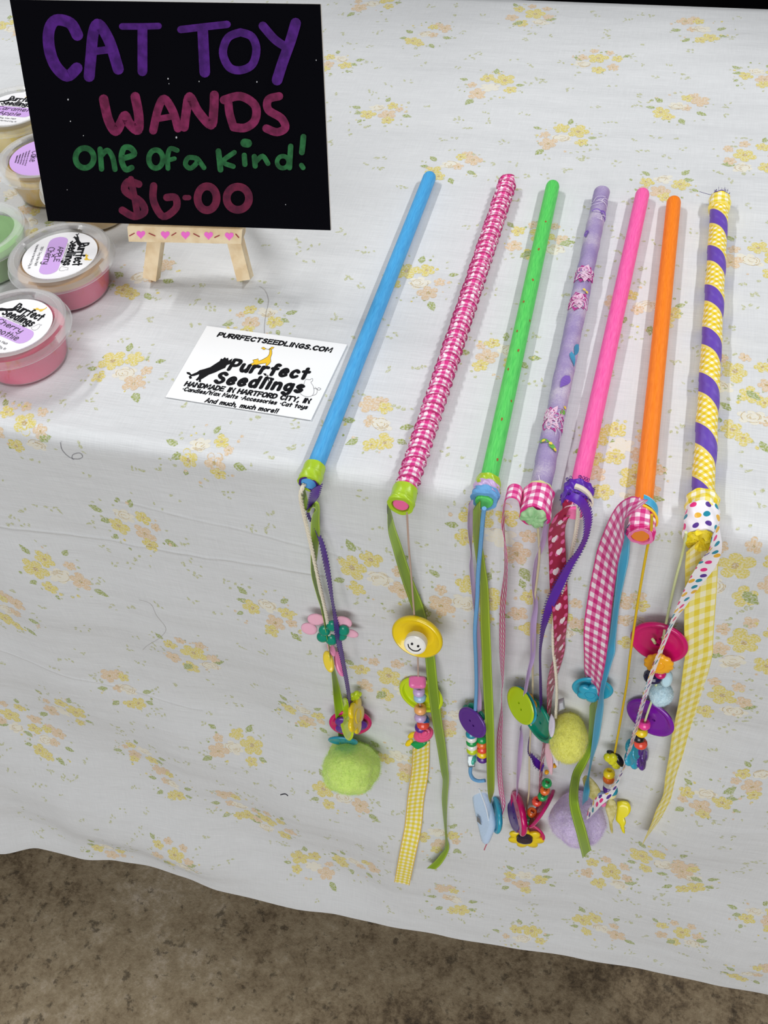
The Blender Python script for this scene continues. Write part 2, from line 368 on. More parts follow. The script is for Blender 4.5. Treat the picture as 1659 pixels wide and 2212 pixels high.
def put(poly, mi, cx, cs, a, off, mir=1):       # a printed patch: polygon in mm round (cx, cs)
    LAY[0] = (LAY[0]+1) % 40; off = off*.35+LAY[0]*1.2e-6
    ca, sa = math.cos(a), math.sin(a)
    k_ = STR(cs)
    def q(x, y): x *= mir; y *= k_; return cx+(x*ca-y*sa)/1000, cs+(x*sa+y*ca)/1000
    P = [q(x, y) for x, y in poly]
    if min(b for _, b in P) < -(HANG+.004): return
    c = (sum(a for a, b in P)/len(P), sum(b for a, b in P)/len(P))
    ring = [cloth(a, b, off) for a, b in P]; mid = [cloth((a+c[0])/2, (b+c[1])/2, off) for a, b in P]
    b0 = len(CL.v); n = len(P); CL.v.extend(tuple(v) for v in ring); CL.v.extend(tuple(v) for v in mid); cc = CL.vert(cloth(c[0], c[1], off))
    U = [(a*1000, b*1000) for a, b in P]; V = [((a+c[0])*500, (b+c[1])*500) for a, b in P]; W = (c[0]*1000, c[1]*1000)
    for j in range(n):
        k = (j+1) % n
        CL.face((b0+j, b0+k, b0+n+k, b0+n+j), mi, (U[j], U[k], V[k], V[j])); CL.face((b0+n+j, b0+n+k, cc), mi, (V[j], V[k], W))
R = random.Random(5)
def flower(r, pet=5, n=30):
    ph = R.random()*6; o = []
    am = [R.uniform(.82, 1.15) for _ in range(pet)]
    for i in range(n):
        t = 2*PI*i/n; k = int((t/(2*PI)*pet)) % pet
        o.append(((t+ph), r*am[k]*(.62+.38*abs(math.sin(pet*t/2))**.6)))
    return [(q*math.cos(t), q*math.sin(t)) for t, q in o]
def leaf(l, wd, n=9):
    up = [(l*i/n, wd*math.sin(PI*(i/n)**.8)*R.uniform(.85, 1.15)) for i in range(1, n)]
    dn = [(x, -y*R.uniform(.7, 1)) for x, y in up[::-1]]
    return [(0, 0)] + up + [(l, 0)] + dn
def rot(poly, a, dx=0, dy=0): c, s = math.cos(a), math.sin(a); return [(x*c-y*s+dx, x*s+y*c+dy) for x, y in poly]
def dotp(r, x, y, n=6): return [(x+r*math.cos(2*PI*i/n)*R.uniform(.7, 1.2), y+r*math.sin(2*PI*i/n)*R.uniform(.7, 1.2)) for i in range(n)]
def band_put(r, a0, a1, wd, dx, dy, mi, cx, cs, a, off, mir, n=7):
    global LAY
    LAY[0] = (LAY[0]+1) % 40; off = off*.35+LAY[0]*1.2e-6; ca, sa = math.cos(a), math.sin(a); rows = []; us = []
    for rr_ in (r-wd/2, r+wd/2):
        ro = []; uu = []
        for i in range(n+1):
            t = a0+(a1-a0)*i/n; x = (dx+rr_*math.cos(t))*mir; y = dy+rr_*.75*math.sin(t); y *= STR(cs)
            gx, gs = cx+(x*ca-y*sa)/1000, cs+(x*sa+y*ca)/1000; gs = max(gs, -(HANG-.001)); ro.append(cloth(gx, gs, off)); uu.append((gx*1000, gs*1000))
        rows.append(ro); us.append(uu)
    CL.grid(rows, us, False, mi)
def arcband(r, a0, a1, wd, dx, dy, n=7):
    o = [(dx+(r+wd/2)*math.cos(a0+(a1-a0)*i/n), dy+(r+wd/2)*.75*math.sin(a0+(a1-a0)*i/n)) for i in range(n+1)]
    return o + [(dx+(r-wd/2)*math.cos(a0+(a1-a0)*i/n), dy+(r-wd/2)*.75*math.sin(a0+(a1-a0)*i/n)) for i in range(n, -1, -1)]
YEL, PEA, TAN, GRN, PGR, OCH = 1, 2, 3, 4, 5, 6
TYPES = [
 dict(y=[(-9, 6, 7.5), (3, 10, 5.5), (-12, -7, 4.5)], p=[(11, -9, 6.5), (14, 2, 3.5)], r=[(2, -2, 6.5)], l=[(14, -16, -.9, 7), (-3, 15, 1.7, 6), (17, 9, .4, 5), (-16, -1, 3.2, 5)]),
 dict(y=[(-11, 9, 4.5), (3, 4, 7.5), (-4, -12, 5.5)], p=[(-2, 15, 3.5), (10, 13, 3.5), (-13, -4, 5), (14, 1, 4.2)], r=[(10, -8, 6)], l=[(-3, -9, -2.4, 7.5), (13, -4, .4, 7), (-14, 13, 2.2, 5)]),
 dict(y=[(12, -8, 6), (7, -13, 4.5), (-4, 11, 4)], p=[(-13, 8, 6), (-8, 13, 4.5), (-4, -1, 4)], r=[(2, 1, 6)], l=[(-11, -5, 3.6, 6), (-1, -14, -2, 6), (12, 4, .8, 6), (16, -3, .1, 5)]),
 dict(y=[(-10, 0, 5.5), (9, 7, 4.5), (3, -11, 4.5)], p=[(4, -4, 6.2), (13, 1, 3)], r=[(-2, 7, 5.8)], l=[(-14, 9, 2.6, 6), (-13, 4, 3.4, 5.5), (5, 13, 1, 5), (-15, -6, 4, 4), (14, -7, -.5, 6)]),
]
def sprig(cx, cs, a, mi=PGR, k=None):
    for i in range(k or R.choice((3, 4, 5))):
        x, y = R.uniform(-4, 4), R.uniform(-2.6, 2.6); put(rot(leaf(R.uniform(2.2, 4.2), R.uniform(.7, 1.2), 4), R.uniform(0, 6.3), x, y), mi, cx, cs, a, .00010)
def cluster(cx, cs, ty, a, k=1.0, mir=1):
    t = {q: [(e[0]*.95, e[1]*.95)+tuple(e[2:]) for e in v] for q, v in TYPES[ty % 4].items()}
    for x, y, r in t['r']:
        put([(px*1.1+x*k, py*.8+y*k) for px, py in flower(r*k, 6)], 7, cx, cs, a, .00008, mir)
        for q in range(7): s0 = R.uniform(0, 6.3); band_put(r*k*(.2+.11*q), s0, s0+R.uniform(1.2, 2.6), .55, x*k, y*k, TAN, cx, cs, a, .00012, mir)
    for x, y, l, sz in [(l_[0], l_[1], l_[2], l_[3]) for l_ in t['l']]: put(rot(leaf(sz*1.2*k, sz*.36*k), l, x*k, y*k), GRN, cx, cs, a, .00014, mir)
    for x, y, r in t['p']:
        put([(px+x*k, py+y*k) for px, py in flower(r*k)], PEA, cx, cs, a, .00016, mir); put(dotp(r*.2*k, x*k, y*k), OCH, cx, cs, a, .00020, mir)
    for x, y, r in t['y']:
        put([(px+x*k, py+y*k) for px, py in flower(r*k)], YEL, cx, cs, a, .00018, mir); put(dotp(r*.22*k, x*k, y*k), OCH, cx, cs, a, .00022, mir)
    for i in range(17):
        t_ = R.uniform(0, 6.3); rr = R.uniform(15, 22)*k
        put(dotp(R.uniform(.7, 1.7), rr*math.cos(t_), rr*.85*math.sin(t_), 5), R.choice((PGR, PGR, PEA, YEL, GRN)), cx, cs, a, .00010, mir)
    for i in range(7):
        t_ = R.uniform(0, 6.3); rr = R.uniform(17, 25)*k; put(rot(leaf(R.uniform(2, 3.4), .8, 4), R.uniform(0, 6.3), rr*math.cos(t_), rr*math.sin(t_)), PGR, cx, cs, a, .00011, mir)
CPX = [(810, 5), (925, 75), (723, 136), (1145, 35), (1509, 64), (1064, 185), (1295, 133), (824, 243), (1220, 295), (1469, 231), (1640, 165), (1625, 341), (977, 358), (900, 605), (1160, 520), (1435, 403), (1632, 560), (1391, 665), (1075, 770), (1600, 815), (1635, 905), (1330, 960), (1350, 1035), (560, 690), (265, 800), (815, 915), (445, 1010), (18, 905), (60, 480), (20, 60), (25, 395),
 (291, 1139), (118, 1240), (22, 1320), (582, 1329), (413, 1418), (270, 1489), (139, 1536), (30, 1565), (655, 1545), (510, 1620), (367, 1692), (270, 1705), (590, 1780), (25, 1765), (807, 1245), (833, 1470), (865, 1650), (731, 1727), (770, 1865), (943, 1817), (1600, 1240), (1368, 1345), (1070, 1150), (1545, 1510), (1523, 1733), (1424, 1864), (975, 1950), (1135, 1905), (1310, 1890), (1485, 1895), (1290, 2005), (1465, 2020), (1645, 1995), (1130, 2030), (1625, 2105), (235, 1838), (370, 1855), (480, 1825), (655, 1928), (1180, 1330), (1640, 1690), (1010, 1300), (310, 600), (980, 1560), (1625, 1400)]
CPT = []
for i, (a, b) in enumerate(CPX):
    x, s = unproj(a, b); CPT.append((x, s)); cluster(x, s, [0, 2, 3, 1, 2, 0, 1, 3][i % 8], R.uniform(-.5, .5), R.uniform(1.12, 1.28)*(1.1 if s < -.02 else 1), R.choice((-1, 1)))
for i in range(60):                              # the same bouquets where the photo does not look
    x, s = R.uniform(X0, X1), R.uniform(-.6, .55); p = cloth(x, s); d = p-CAM; z = d.dot(CF); ix, iy = IW/2+FPX*d.dot(CR)/z, IH/2-FPX*d.dot(CU)/z
    if -60 < ix < IW+60 and -60 < iy < IH+40 and not (120 < ix < 640 and 0 < iy < 430): continue
    if all((x-a)**2+(s-b)**2 > .06**2 for a, b in CPT): CPT.append((x, s)); cluster(x, s, i, R.uniform(-.6, .6), 1.2)
for i in range(95):
    for j in range(80):
        x, s = X0+(X1-X0)*(i+R.random())/95, -.63+1.2*(j+R.random())/80
        if R.random() < .74 or any((x-a)**2+(s-b)**2 < .026**2 for a, b in CPT): continue
        sprig(x, s, R.uniform(-.5, .5))
_cu = lambda x, y: tuple(q*1000 for q in unproj(x, y))
CREASE = [(_cu(0, 1140), _cu(640, 1236), -700, -30, -.0008), (_cu(330, 1100), _cu(620, 1172), -170, -20, -.0005), (_cu(0, 1405), _cu(210, 1475), -700, -170, -.0006)]
CLM = clothmat('floral_cotton', 'DDDFE1')
tc_ = CL.build('tablecloth', [CLM, clothmat('ink_yellow', 'D4C23A', .74), clothmat('ink_peach', 'D4AE74', .64), clothmat('ink_tan', 'BFA56A', .75), clothmat('ink_green', '92A048', .80), clothmat('ink_pale_green', 'AAAF72', .68), clothmat('ink_ochre', 'B2922E', .72), clothmat('ink_cream', 'E2DABC', .5)], None, 0)
tag(tc_, 'white cotton tablecloth with faded yellow and peach flower print over the whole table', 'tablecloth')

tb = thing('folding_table', (0, .29, FZ), 'rectangular folding table hidden under the floral tablecloth', 'table')
WT = M('B9B4A6', .6)
mb = MB(); mb.box((-.11, .293, -.0165), Vector((.68, 0, 0)), Vector((0, .289, 0)), Vector((0, 0, .0145))); mb.build('tabletop', WT, tb)
for sx in (-.72, .50):
    for sy in (.06, .52):
        mb = MB(); mb.tube([(sx, sy, FZ), (sx, sy, -.031)], .013, 12); mb.build('leg', M('55585C', .4, metal=.6), tb)

# black drape behind the table
mb = MB(); rows = []
for k in range(14):
    z = .55-(.55-FZ)*k/13
    rows.append([(x, .70+.018*math.sin(x*31+math.sin(x*7)*2)+.01*math.sin(x*71), z) for x in [-1.6+2.9*i/160 for i in range(161)]])
mb.grid(rows); mb.grid([[(p[0], p[1]+.004, p[2]) for p in r][::-1] for r in rows])
o = mb.build('backdrop_curtain', M('0B0B10', .9, .1)); tag(o, 'black cloth backdrop hanging behind the far edge of the table', 'curtain')

# ------------------------------------------------------------------ hand lettering
_G = {
'A': (8, "0,0 4,10 8,0|1.6,3.6 6.4,3.6"), 'B': (7, "0,0 0,10|~0,10 5.5,9 4.8,6 0,5.3|~0,5.3 6.8,4.5 6,.6 0,0"), 'C': (7.4, "~7.2,8.4 4,10 .6,7 .6,3 4,0 7.2,1.6"),
'D': (7.4, "0,0 0,10|~0,10 5,9 7.4,5 5,1 0,0"), 'E': (6.4, "6.2,10 0,10 0,0 6.4,0|0,5.2 5.4,5.2"), 'F': (6, "6.2,10 0,10 0,0|0,5.2 5,5.2"), 'G': (7.6, "~7.2,8.4 4,10 .6,7 .6,3 4,0 7.2,1.6 7.4,4.6|7.4,4.6 4.4,4.6"),
'H': (7.4, "0,0 0,10|7.4,0 7.4,10|0,5.2 7.4,5.2"), 'I': (1.6, ".8,0 .8,10"), 'L': (6, "0,10 0,0 6,0"), 'M': (9, "0,0 .6,10 4.5,3 8.4,10 9,0"), 'N': (7.6, "0,0 0,10 7.6,0 7.6,10"),
'O': (8.4, "~4.2,10 .8,8 .2,4.6 1.6,.8 4.4,0 7.4,2 8.2,5.6 6.8,9 4.2,10"), 'P': (6.6, "0,0 0,10|~0,10 5.4,9.6 6.4,7 4.6,4.6 0,4.4"), 'R': (7, "0,0 0,10|~0,10 5.4,9.6 6.4,7.2 4.6,5 0,4.8|2.6,4.8 7,0"),
'S': (6.8, "~6.4,8.6 3.6,10 .8,8 2.6,5.6 5.4,4.4 6.4,2 3.4,0 .2,1.6"), 'T': (7.6, "0,10 7.6,10|3.8,10 3.8,0"), 'U': (7.4, "~0,10 .2,3 3.6,0 7,3 7.4,10"), 'W': (10, "0,10 2.6,0 5,7 7.4,0 10,10"), 'Y': (7.4, "0,10 3.7,5 7.4,10|3.7,5 3.7,0"),
'a': (6.2, "~5.6,5 3.4,6.6 .8,5 .4,2 2.4,0 4.6,1.2 5.6,4|5.6,6.4 5.8,0"), 'c': (5.6, "~5.4,5.2 3,6.6 .6,4.6 .6,1.8 3,0 5.6,1.2"), 'd': (6.4, "~5.6,4.6 3.2,6.6 .6,4.8 .6,1.6 3,0 5.6,2|5.8,10 5.8,0"),
'e': (6, "~.6,3.4 5.4,3.8 4.6,6 2.6,6.6 .6,4.6 .6,1.6 3,0 5.6,1.2"), 'f': (5, "~5,9.4 3,10 2.2,8 2.2,0|.2,6 4.6,6"), 'g': (6.2, "~5.6,4.8 3.2,6.6 .6,4.8 .8,2 3,.6 5.4,2.4|~5.7,6.4 5.8,-1.6 3.2,-3.4 .6,-2.2"), 'h': (5.8, "0,10 0,0|~0,4 2.8,6.4 5.2,5 5.6,0"),
'i': (1.4, ".7,6.4 .7,0|.7,8.8 .7,9.2"), 'l': (1.4, ".7,10 .7,0"), 'm': (8.6, "0,6.4 0,0|~0,4 2,6.4 3.8,5.4 4.2,0|~4.2,4 6.2,6.4 8,5.4 8.4,0"), 'n': (5.8, "0,6.4 0,0|~0,4 2.8,6.4 5.2,5 5.6,0"), 'o': (6.2, "~3.1,6.6 .8,5.4 .4,2.6 2.6,0 5.4,1.6 5.8,4.4 3.1,6.6"),
'p': (6.2, "0,6.4 0,-3.4|~0,4.6 2.8,6.6 5.6,4.8 5.2,1.4 2.6,0 0,1.6"), 'r': (4.6, "0,6.4 0,0|~0,3.6 2.2,6.2 4.6,6"), 's': (5, "~4.8,5.6 2.4,6.6 .6,5 2.6,3.4 4.8,1.8 2.8,0 .2,1"), 't': (5, "2.2,9.4 2.6,0|0,6.4 4.8,6.4"),
'u': (5.8, "~0,6.4 .2,2 2.6,0 5.4,2.4|5.6,6.4 5.8,0"), 'W': (10, "0,10 2.6,0 5,7 7.4,0 10,10"), 'x': (5.4, "0,6.4 5.4,0|5.2,6.4 .2,0"), 'y': (5.8, "~0,6.4 .4,2.6 2.8,1 5.4,3|~5.7,6.4 5.6,-1.4 3.2,-3.4 .4,-2.4"), 'k': (5.4, "0,10 0,0|5,6.4 0,2.6|1.8,3.8 5.4,0"),
'.': (1.4, ".7,0 .7,.3"), ',': (1.6, "1,.4 .2,-1.8"), '!': (1.6, ".8,10 .8,3.2|.8,0 .8,.3"), '/': (5, "0,-1 5,10"), '*': (2.4, "1.2,4.4 1.2,4.8"), '%': (8, "0,0 8,10|1.4,8.4 1.6,8.6|6.4,1.4 6.6,1.6"), '1': (3, ".4,8 2,10 2,0"), '0': (6.4, "~3.2,10 .6,7 .6,3 3.2,0 5.8,3 5.8,7 3.2,10"), ' ': (3.4, "")}
def glyph_strokes(text, gap=2.2):
    x = 0; out = []
    for ch in text:
        adv, st = _G[ch]
        for s in (st.split('|') if st else []):
            sm = s[0] == '~'; pts = [tuple(map(float, q.split(','))) for q in s.lstrip('~').split()]
            if sm: pts = spline(pts, 4)
            out.append([(a+x, b) for a, b in pts])
        x += adv+gap
    return out, x-gap
SL = [0]
def stroke(mb, pts, wd, fn0, mi=0, nv=Vector((0, 0, 1))):     # flat brush stroke; fn0 maps 2-D to the surface
    SL[0] = (SL[0]+1) % 12; lift = [SL[0]*8e-6]; fn = lambda a, b: fn0(a, b)+nv*lift[0]
    n = len(pts); L, Rr = [], []
    P = [Vector(p) for p in pts]
    if (P[0]-P[-1]).length < 1e-6 and n > 2: closed = True
    else: closed = False
    h = wd/2; strip = []; corners = []
    for i in range(n):
        a = P[i-1] if i else (P[n-2] if closed else P[0]); b = P[i+1] if i < n-1 else (P[1] if closed else P[n-1])
        d1 = (P[i]-a); d2 = (b-P[i]); d1 = d1.normalized() if d1.length else d2.normalized(); d2 = d2.normalized() if d2.length else d1
        t = d1+d2
        if t.length < .9: corners.append(P[i]); t = d1
        t = t.normalized(); nn = Vector((-t.y, t.x)); L.append(P[i]+nn*h); Rr.append(P[i]-nn*h)
        if d1.dot(d2) < .75: corners.append(P[i])
    b0 = len(mb.v)
    for a, b in zip(L, Rr): mb.vert(fn(a.x, a.y)); mb.vert(fn(b.x, b.y))
    for i in range(n-1): mb.face((b0+2*i, b0+2*i+1, b0+2*i+3, b0+2*i+2), mi, None, False)
    for c in ([] if closed else [P[0], P[-1]])+corners:
        lift[0] += 1.3e-6
        mb.fan([fn(c.x+h*math.cos(2*PI*k/12), c.y+h*math.sin(2*PI*k/12)) for k in range(12)], fn(c.x, c.y), mi, False)
def text(mb, s, o, ex, ey, nrm, width, height, wd, mi=0, gap=2.2, lift=.00006, shear=0.0):   # fitted along ex from o
    st, w_ = glyph_strokes(s, gap); kx = width/w_; ky = height/10
    fn = lambda a, b: o+ex*(a+b*shear)+ey*b+nrm*lift
    for k in st: stroke(mb, [(a*kx, b*ky) for a, b in k], wd, fn, mi, nrm)
def poly(mb, pts, fn, mi=0):
    P = [Vector((x, y, 0)) for x, y in pts]; b = len(mb.v)
    for p in P: mb.vert(fn(p.x, p.y))
    for t in tessellate_polygon([P]): mb.face([b+i for i in t], mi, None, False)

# ------------------------------------------------------------------ painted sign and its easel
LEAN, SY = math.radians(21.5), math.radians(6.5)
SX = Vector((math.cos(SY), math.sin(SY), 0)); SU = Vector((-math.sin(SY)*math.sin(LEAN), math.cos(SY)*math.sin(LEAN), math.cos(LEAN))); SN = SX.cross(SU)
SP = Vector((-.160, .143, .050))
def sgn(px, py, off=0.0):
    d = ray(px, py); q = CAM + d*((SP+SN*off-CAM).dot(SN)/d.dot(SN)); return q
corn = [sgn(*c) for c in ((103, 478), (714, 498), (692, 9), (20, -1))]
sg = thing('painted_sign', (corn[0]+corn[1])/2, 'black canvas board hand-painted CAT TOY WANDS $6.00, resting on a mini easel', 'sign')
mb = MB(); cen = sum(corn, Vector())/4
def rr(q, k): return [c+(cen-c)*k for c in q]
th = .0034
rows = [rr([c-SN*th for c in corn], .004), [c-SN*(th-.0004) for c in corn], [c-SN*.0004 for c in corn], rr(corn, .004)]
mb.grid(rows[:2], None, True, 1, False); mb.grid(rows[1:3], None, True, 1, False); mb.grid(rows[2:], None, True, 0, False)
b = len(mb.v); mb.v.extend(tuple(p) for p in rows[3]); mb.face((b, b+1, b+2, b+3), 0, None, False)
b = len(mb.v); mb.v.extend(tuple(p) for p in rows[0]); mb.face((b+3, b+2, b+1, b), 1, None, False)
for px, py, q in ((363, 170, 2.0), (430, 176, 1.6), (381, 297, 2.6), (180, 293, 1.3), (683, 130, 1.5), (555, 177, 1.8), (365, 181, 1.2), (147, 215, 2.2), (152, 262, 1.6), (617, 442, 1.2), (145, 410, 1.0), (354, 214, 1.2)):
    poly(mb, [(px+q*math.cos(i*1.05)*.7, py+q*math.sin(i*1.05)) for i in range(6)], lambda a, b: sgn(a, b, .00012), 2)
mb.build('canvas_board', [M('030308', .85, .06, bs=(900, .25, .0004)), M('CFCBC2', .8), M('B9B9BC', .8)], sg)
def C1(px, py): return px/2.242, py/2.242
def ell(cx, cy, rx, ry, n=20): return [(cx+rx*math.cos(2*PI*i/n-1.6), cy+ry*math.sin(2*PI*i/n-1.6)) for i in range(n)]+[(cx+rx*math.cos(-1.6), cy+ry*math.sin(-1.6))]
def paint(name, strokes, col, col2, label):
    mb = MB()
    for k, (wd, pts) in enumerate(strokes):
        pts = [C1(*p) for p in pts]
        pts = spline(pts, 5) if len(pts) > 2 else spline(pts, 8)
        if len(pts) > 2 and (Vector(pts[0])-Vector(pts[-1])).length < .01: pts[-1] = pts[0]
        stroke(mb, pts, wd/2.242, lambda a, b, k=k: sgn(a, b, .00015+.00012*k), 0, SN)
    lab(mb.build(name, M(col, .6, .12, bs=(500, .3, .0003), var=(col2, 190)), sg, 0), label)
paint('lettering', [(56, [(375, 170), (340, 112), (270, 98), (237, 150), (240, 240), (270, 320), (325, 368), (372, 330)]), (54, [(432, 370), (440, 280), (452, 160), (478, 118), (530, 200), (573, 335)]), (36, [(450, 250), (545, 238)]),
 (32, [(592, 128), (690, 128), (768, 126)]), (48, [(690, 140), (690, 345)]), (36, [(876, 143), (990, 130), (1100, 118)]), (52, [(982, 150), (992, 350)]), (40, [(1165, 156), (1105, 182), (1080, 255), (1110, 325), (1165, 340), (1222, 312), (1242, 240), (1220, 178), (1165, 156)]),
 (42, [(1273, 125), (1330, 190), (1385, 228)]), (52, [(1432, 112), (1408, 195), (1370, 300), (1342, 388)])], '4E1C78', '3A115C', 'purple painted words CAT TOY')
paint('lettering', [(46, [(502, 480), (525, 580), (560, 636), (588, 590), (606, 560), (628, 600), (668, 630), (672, 560), (655, 468)]), (40, [(742, 632), (765, 530), (795, 478), (838, 540), (862, 622)]), (30, [(752, 578), (845, 562)]), (44, [(892, 616), (902, 540), (918, 468), (960, 540), (1022, 606), (1035, 540), (1038, 460)]),
 (40, [(1105, 490), (1112, 550), (1130, 612)]), (42, [(1085, 484), (1165, 466), (1235, 510), (1236, 580), (1190, 618), (1132, 616)]), (40, [(1352, 466), (1300, 482), (1300, 532), (1362, 572), (1382, 618), (1342, 640), (1290, 622)])], '7C2450', '5C183A', 'dark pink painted word WANDS')
paint('lettering', [(28, ell(410, 765, 44, 48)), (26, [(485, 722), (492, 818)]), (26, [(494, 750), (520, 728), (545, 760), (557, 820)]), (28, [(592, 768), (650, 748), (632, 716), (600, 718), (588, 770), (608, 820), (638, 812)]), (26, ell(755, 770, 34, 44)),
 (24, [(858, 728), (825, 720), (812, 760), (814, 815)]), (22, [(792, 782), (845, 768)]), (24, [(948, 765), (912, 764), (898, 795), (922, 815), (952, 790), (955, 768), (988, 812)]), (28, [(1058, 732), (1068, 822)]), (24, [(1135, 738), (1080, 782), (1130, 806)]),
 (26, [(1183, 752), (1186, 796)]), (42, [(1185, 692), (1200, 694)]), (26, [(1232, 758), (1236, 804)]), (24, [(1240, 782), (1272, 756), (1298, 792)]), (22, ell(1370, 785, 28, 29)), (26, [(1408, 708), (1402, 812)]), (28, [(1470, 662), (1462, 738)]), (24, [(1460, 800), (1468, 812)])], '28683A', '194828', 'green painted words one of a kind!')
paint('lettering', [(36, [(672, 892), (620, 880), (606, 925), (680, 975), (700, 1025), (650, 1048), (592, 1018)]), (32, [(634, 868), (652, 960), (666, 1045)]), (36, [(744, 900), (744, 975), (790, 1048), (852, 1008), (850, 958), (808, 956)]), (26, [(896, 957), (914, 957)]), (38, ell(1003, 960, 46, 58)), (38, ell(1152, 960, 54, 56))], '651C38', '4C152E', 'dull red painted price $6.00')

es = thing('mini_easel', Vector((-.160, .143, 0)), 'small pale wooden easel with pink hearts painted on its ledge', 'easel')
WOOD = M('E8D5B2', .6, .3, bs=(240, .3, .0004), var=('DBC198', 110)); FX = SX; FY = Vector((-SX.y, SX.x, 0))
LT, LB = D(275, 491, .139), D(278, 522, .137)
l0, l1 = D(275, 491, .1375), D(523, 498, .1465); m0, m1 = D(278, 522, .1365), D(521, 527, .1455)
mb = MB(); dep = FY*.013
fr = [m0, m1, l1, l0]; bk = [p+dep for p in fr]
mb.grid([fr, bk], None, True, 0, False)
b = len(mb.v); mb.v.extend(tuple(p) for p in fr); mb.face((b, b+1, b+2, b+3), 0, None, False)
b = len(mb.v); mb.v.extend(tuple(p) for p in bk); mb.face((b+3, b+2, b+1, b), 0, None, False)
def ledge(px, py, off=.0002):
    nrm = (m1-m0).cross(l0-m0).normalized()
    if nrm.y > 0: nrm = -nrm
    d = ray(px, py); return CAM + d*((m0+nrm*off-CAM).dot(nrm)/d.dot(nrm))
led = mb.build('ledge', WOOD, es)
mb = MB()
for cx, cy in ((682, 1135), (800, 1137), (898, 1138), (1010, 1140), (1110, 1143)):
    pts = []
    for i in range(24):
        t = 2*PI*i/24; x = 16*math.sin(t)**3; y = -(13*math.cos(t)-5*math.cos(2*t)-2*math.cos(3*t)-math.cos(4*t)); pts.append(C1(cx+x*1.35, cy+y*1.4))
    poly(mb, pts, lambda a, b: ledge(a, b), 0)
for a, b in (((628, 1142), (650, 1130)), ((722, 1130), (750, 1142)), ((832, 1140), (852, 1128)), ((938, 1132), (965, 1146)), ((1040, 1150), (1062, 1140)), ((1142, 1134), (1156, 1150))):
    stroke(mb, [C1(*a), C1(*b)], 2.4, lambda a, b: ledge(a, b), 1, Vector((0, -1, 0)))
lab(mb.build('painted_hearts', [M('EE6CCB', .5), M('9A3B3B', .6)], led, 0), 'pink hearts and red dashes')
def beam(mb, a, b, wx, wy):
    ax = (b-a).normalized(); x = (FX-ax*FX.dot(ax)).normalized(); y = ax.cross(x); mb.box((a+b)/2, x*wx/2, y*wy/2, (b-a)/2)
for ft, tp in (((322, 612), (338, 300)), ((526, 614), (430, 300))):
    f_ = T(ft[0], ft[1], .004); t_ = Vector((-.160+(-.020 if ft[0] < 400 else .020), f_.y, 0))
    top = f_+SU*.118+SX*((.032) if ft[0] < 400 else (-.020)); off = FY*.006
    mb = MB(); beam(mb, f_+off, top+off, .0095, .009); mb.build('leg', WOOD, es)
mb = MB(); beam(mb, Vector((-.166, .236, .004)), Vector((-.163, .186, .100)), .010, .008); mb.build('rear_leg', WOOD, es)
mb = MB(); mb.box(Vector((-.162, .188, .088)), FX*.024, FY*.004, Vector((0, 0, .005))); mb.build('crossbar', WOOD, es)

# ------------------------------------------------------------------ business card
CP = [T(447, 705, .0006), T(750, 745, .0006), T(672, 908, .0006), T(358, 858, .0006)]
CZ = Vector((0, 0, 1))
bc = thing('business_card', sum(CP, Vector())/4, 'white printed business card lying on the cloth left of the blue wand', 'card')
mb = MB(); up = [p+CZ*.0004 for p in CP]
mb.grid([CP, up], None, True, 0, False)
b = len(mb.v); mb.v.extend(tuple(p) for p in up); mb.face((b+3, b+2, b+1, b), 0, None, False)
b = len(mb.v); mb.v.extend(tuple(p) for p in CP); mb.face((b, b+1, b+2, b+3), 0, None, False)
mb.build('card', M('F4F5F6', .5, .3), bc)
INK = M('0B0C12', .6, .15)
def C3(px, py, z=.00108): return T(px/3.770+340, py/3.770+690, z)
def cardtext(mb, s, a, b, h, wd, gap=2.2):
    o = C3(*a); e = C3(*b)-o; L = e.length; e.normalize(); u = CZ.cross(e); o = o+u*(wd*.55)+e*(wd*.4); L -= wd*.8
    text(mb, s, o, e, u, CZ, L, h, wd, 0, gap, 0, .10)
mb = MB()
cardtext(mb, 'PURRFECTSEEDLINGS.COM', (480, 142), (1412, 273), .0037, .00125, 3.0)
cardtext(mb, 'Purrfect', (562, 420), (1215, 498), .0094, .0026, 4)
cardtext(mb, 'Seedlings', (446, 524), (1172, 608), .0090, .0026, 4)
cardtext(mb, 'HANDMADE IN HARTFORD CITY, IN', (212, 543), (1236, 690), .0036, .0012, 3)
cardtext(mb, '*Candles/Wax Melts *Accessories *Cat toys', (192, 582), (1216, 735), .0031, .00085, 2.8)
cardtext(mb, 'And much, much more!!', (380, 676), (975, 768), .0034, .0009, 2.8)
mb.build('lettering', INK, bc, 0)
BCAT = [(518, 318), (532, 322), (550, 306), (558, 318), (577, 312), (580, 335), (612, 316), (598, 362), (565, 372), (552, 395), (520, 408), (470, 432), (420, 450), (385, 472), (355, 490), (354, 511), (335, 508), (338, 490), (324, 500), (311, 492), (335, 465), (340, 447), (300, 460), (276, 463), (282, 478), (264, 486), (254, 466), (268, 456), (240, 442), (237, 428), (262, 430), (277, 448), (320, 430), (345, 413), (380, 404), (430, 388), (470, 362), (505, 340)]
YCAT = [(735, 374), (760, 362), (786, 350), (776, 332), (790, 327), (805, 325), (820, 319), (826, 340), (860, 325), (895, 305), (910, 285), (915, 255), (908, 242), (918, 234), (932, 252), (933, 280), (921, 315), (924, 345), (908, 365), (892, 378), (880, 375), (886, 355), (840, 362), (800, 372), (760, 377)]
WCAT = [(1160, 600), (1178, 570), (1192, 530), (1205, 492), (1222, 488), (1240, 492), (1262, 480), (1264, 500), (1250, 512), (1270, 545), (1275, 590), (1262, 618), (1230, 630), (1190, 622), (1160, 600)]
fn3 = lambda a, b: C3(a, b)
YIN = M('F2C41E', .5); fn4 = lambda a, b: C3(a, b, .00112)
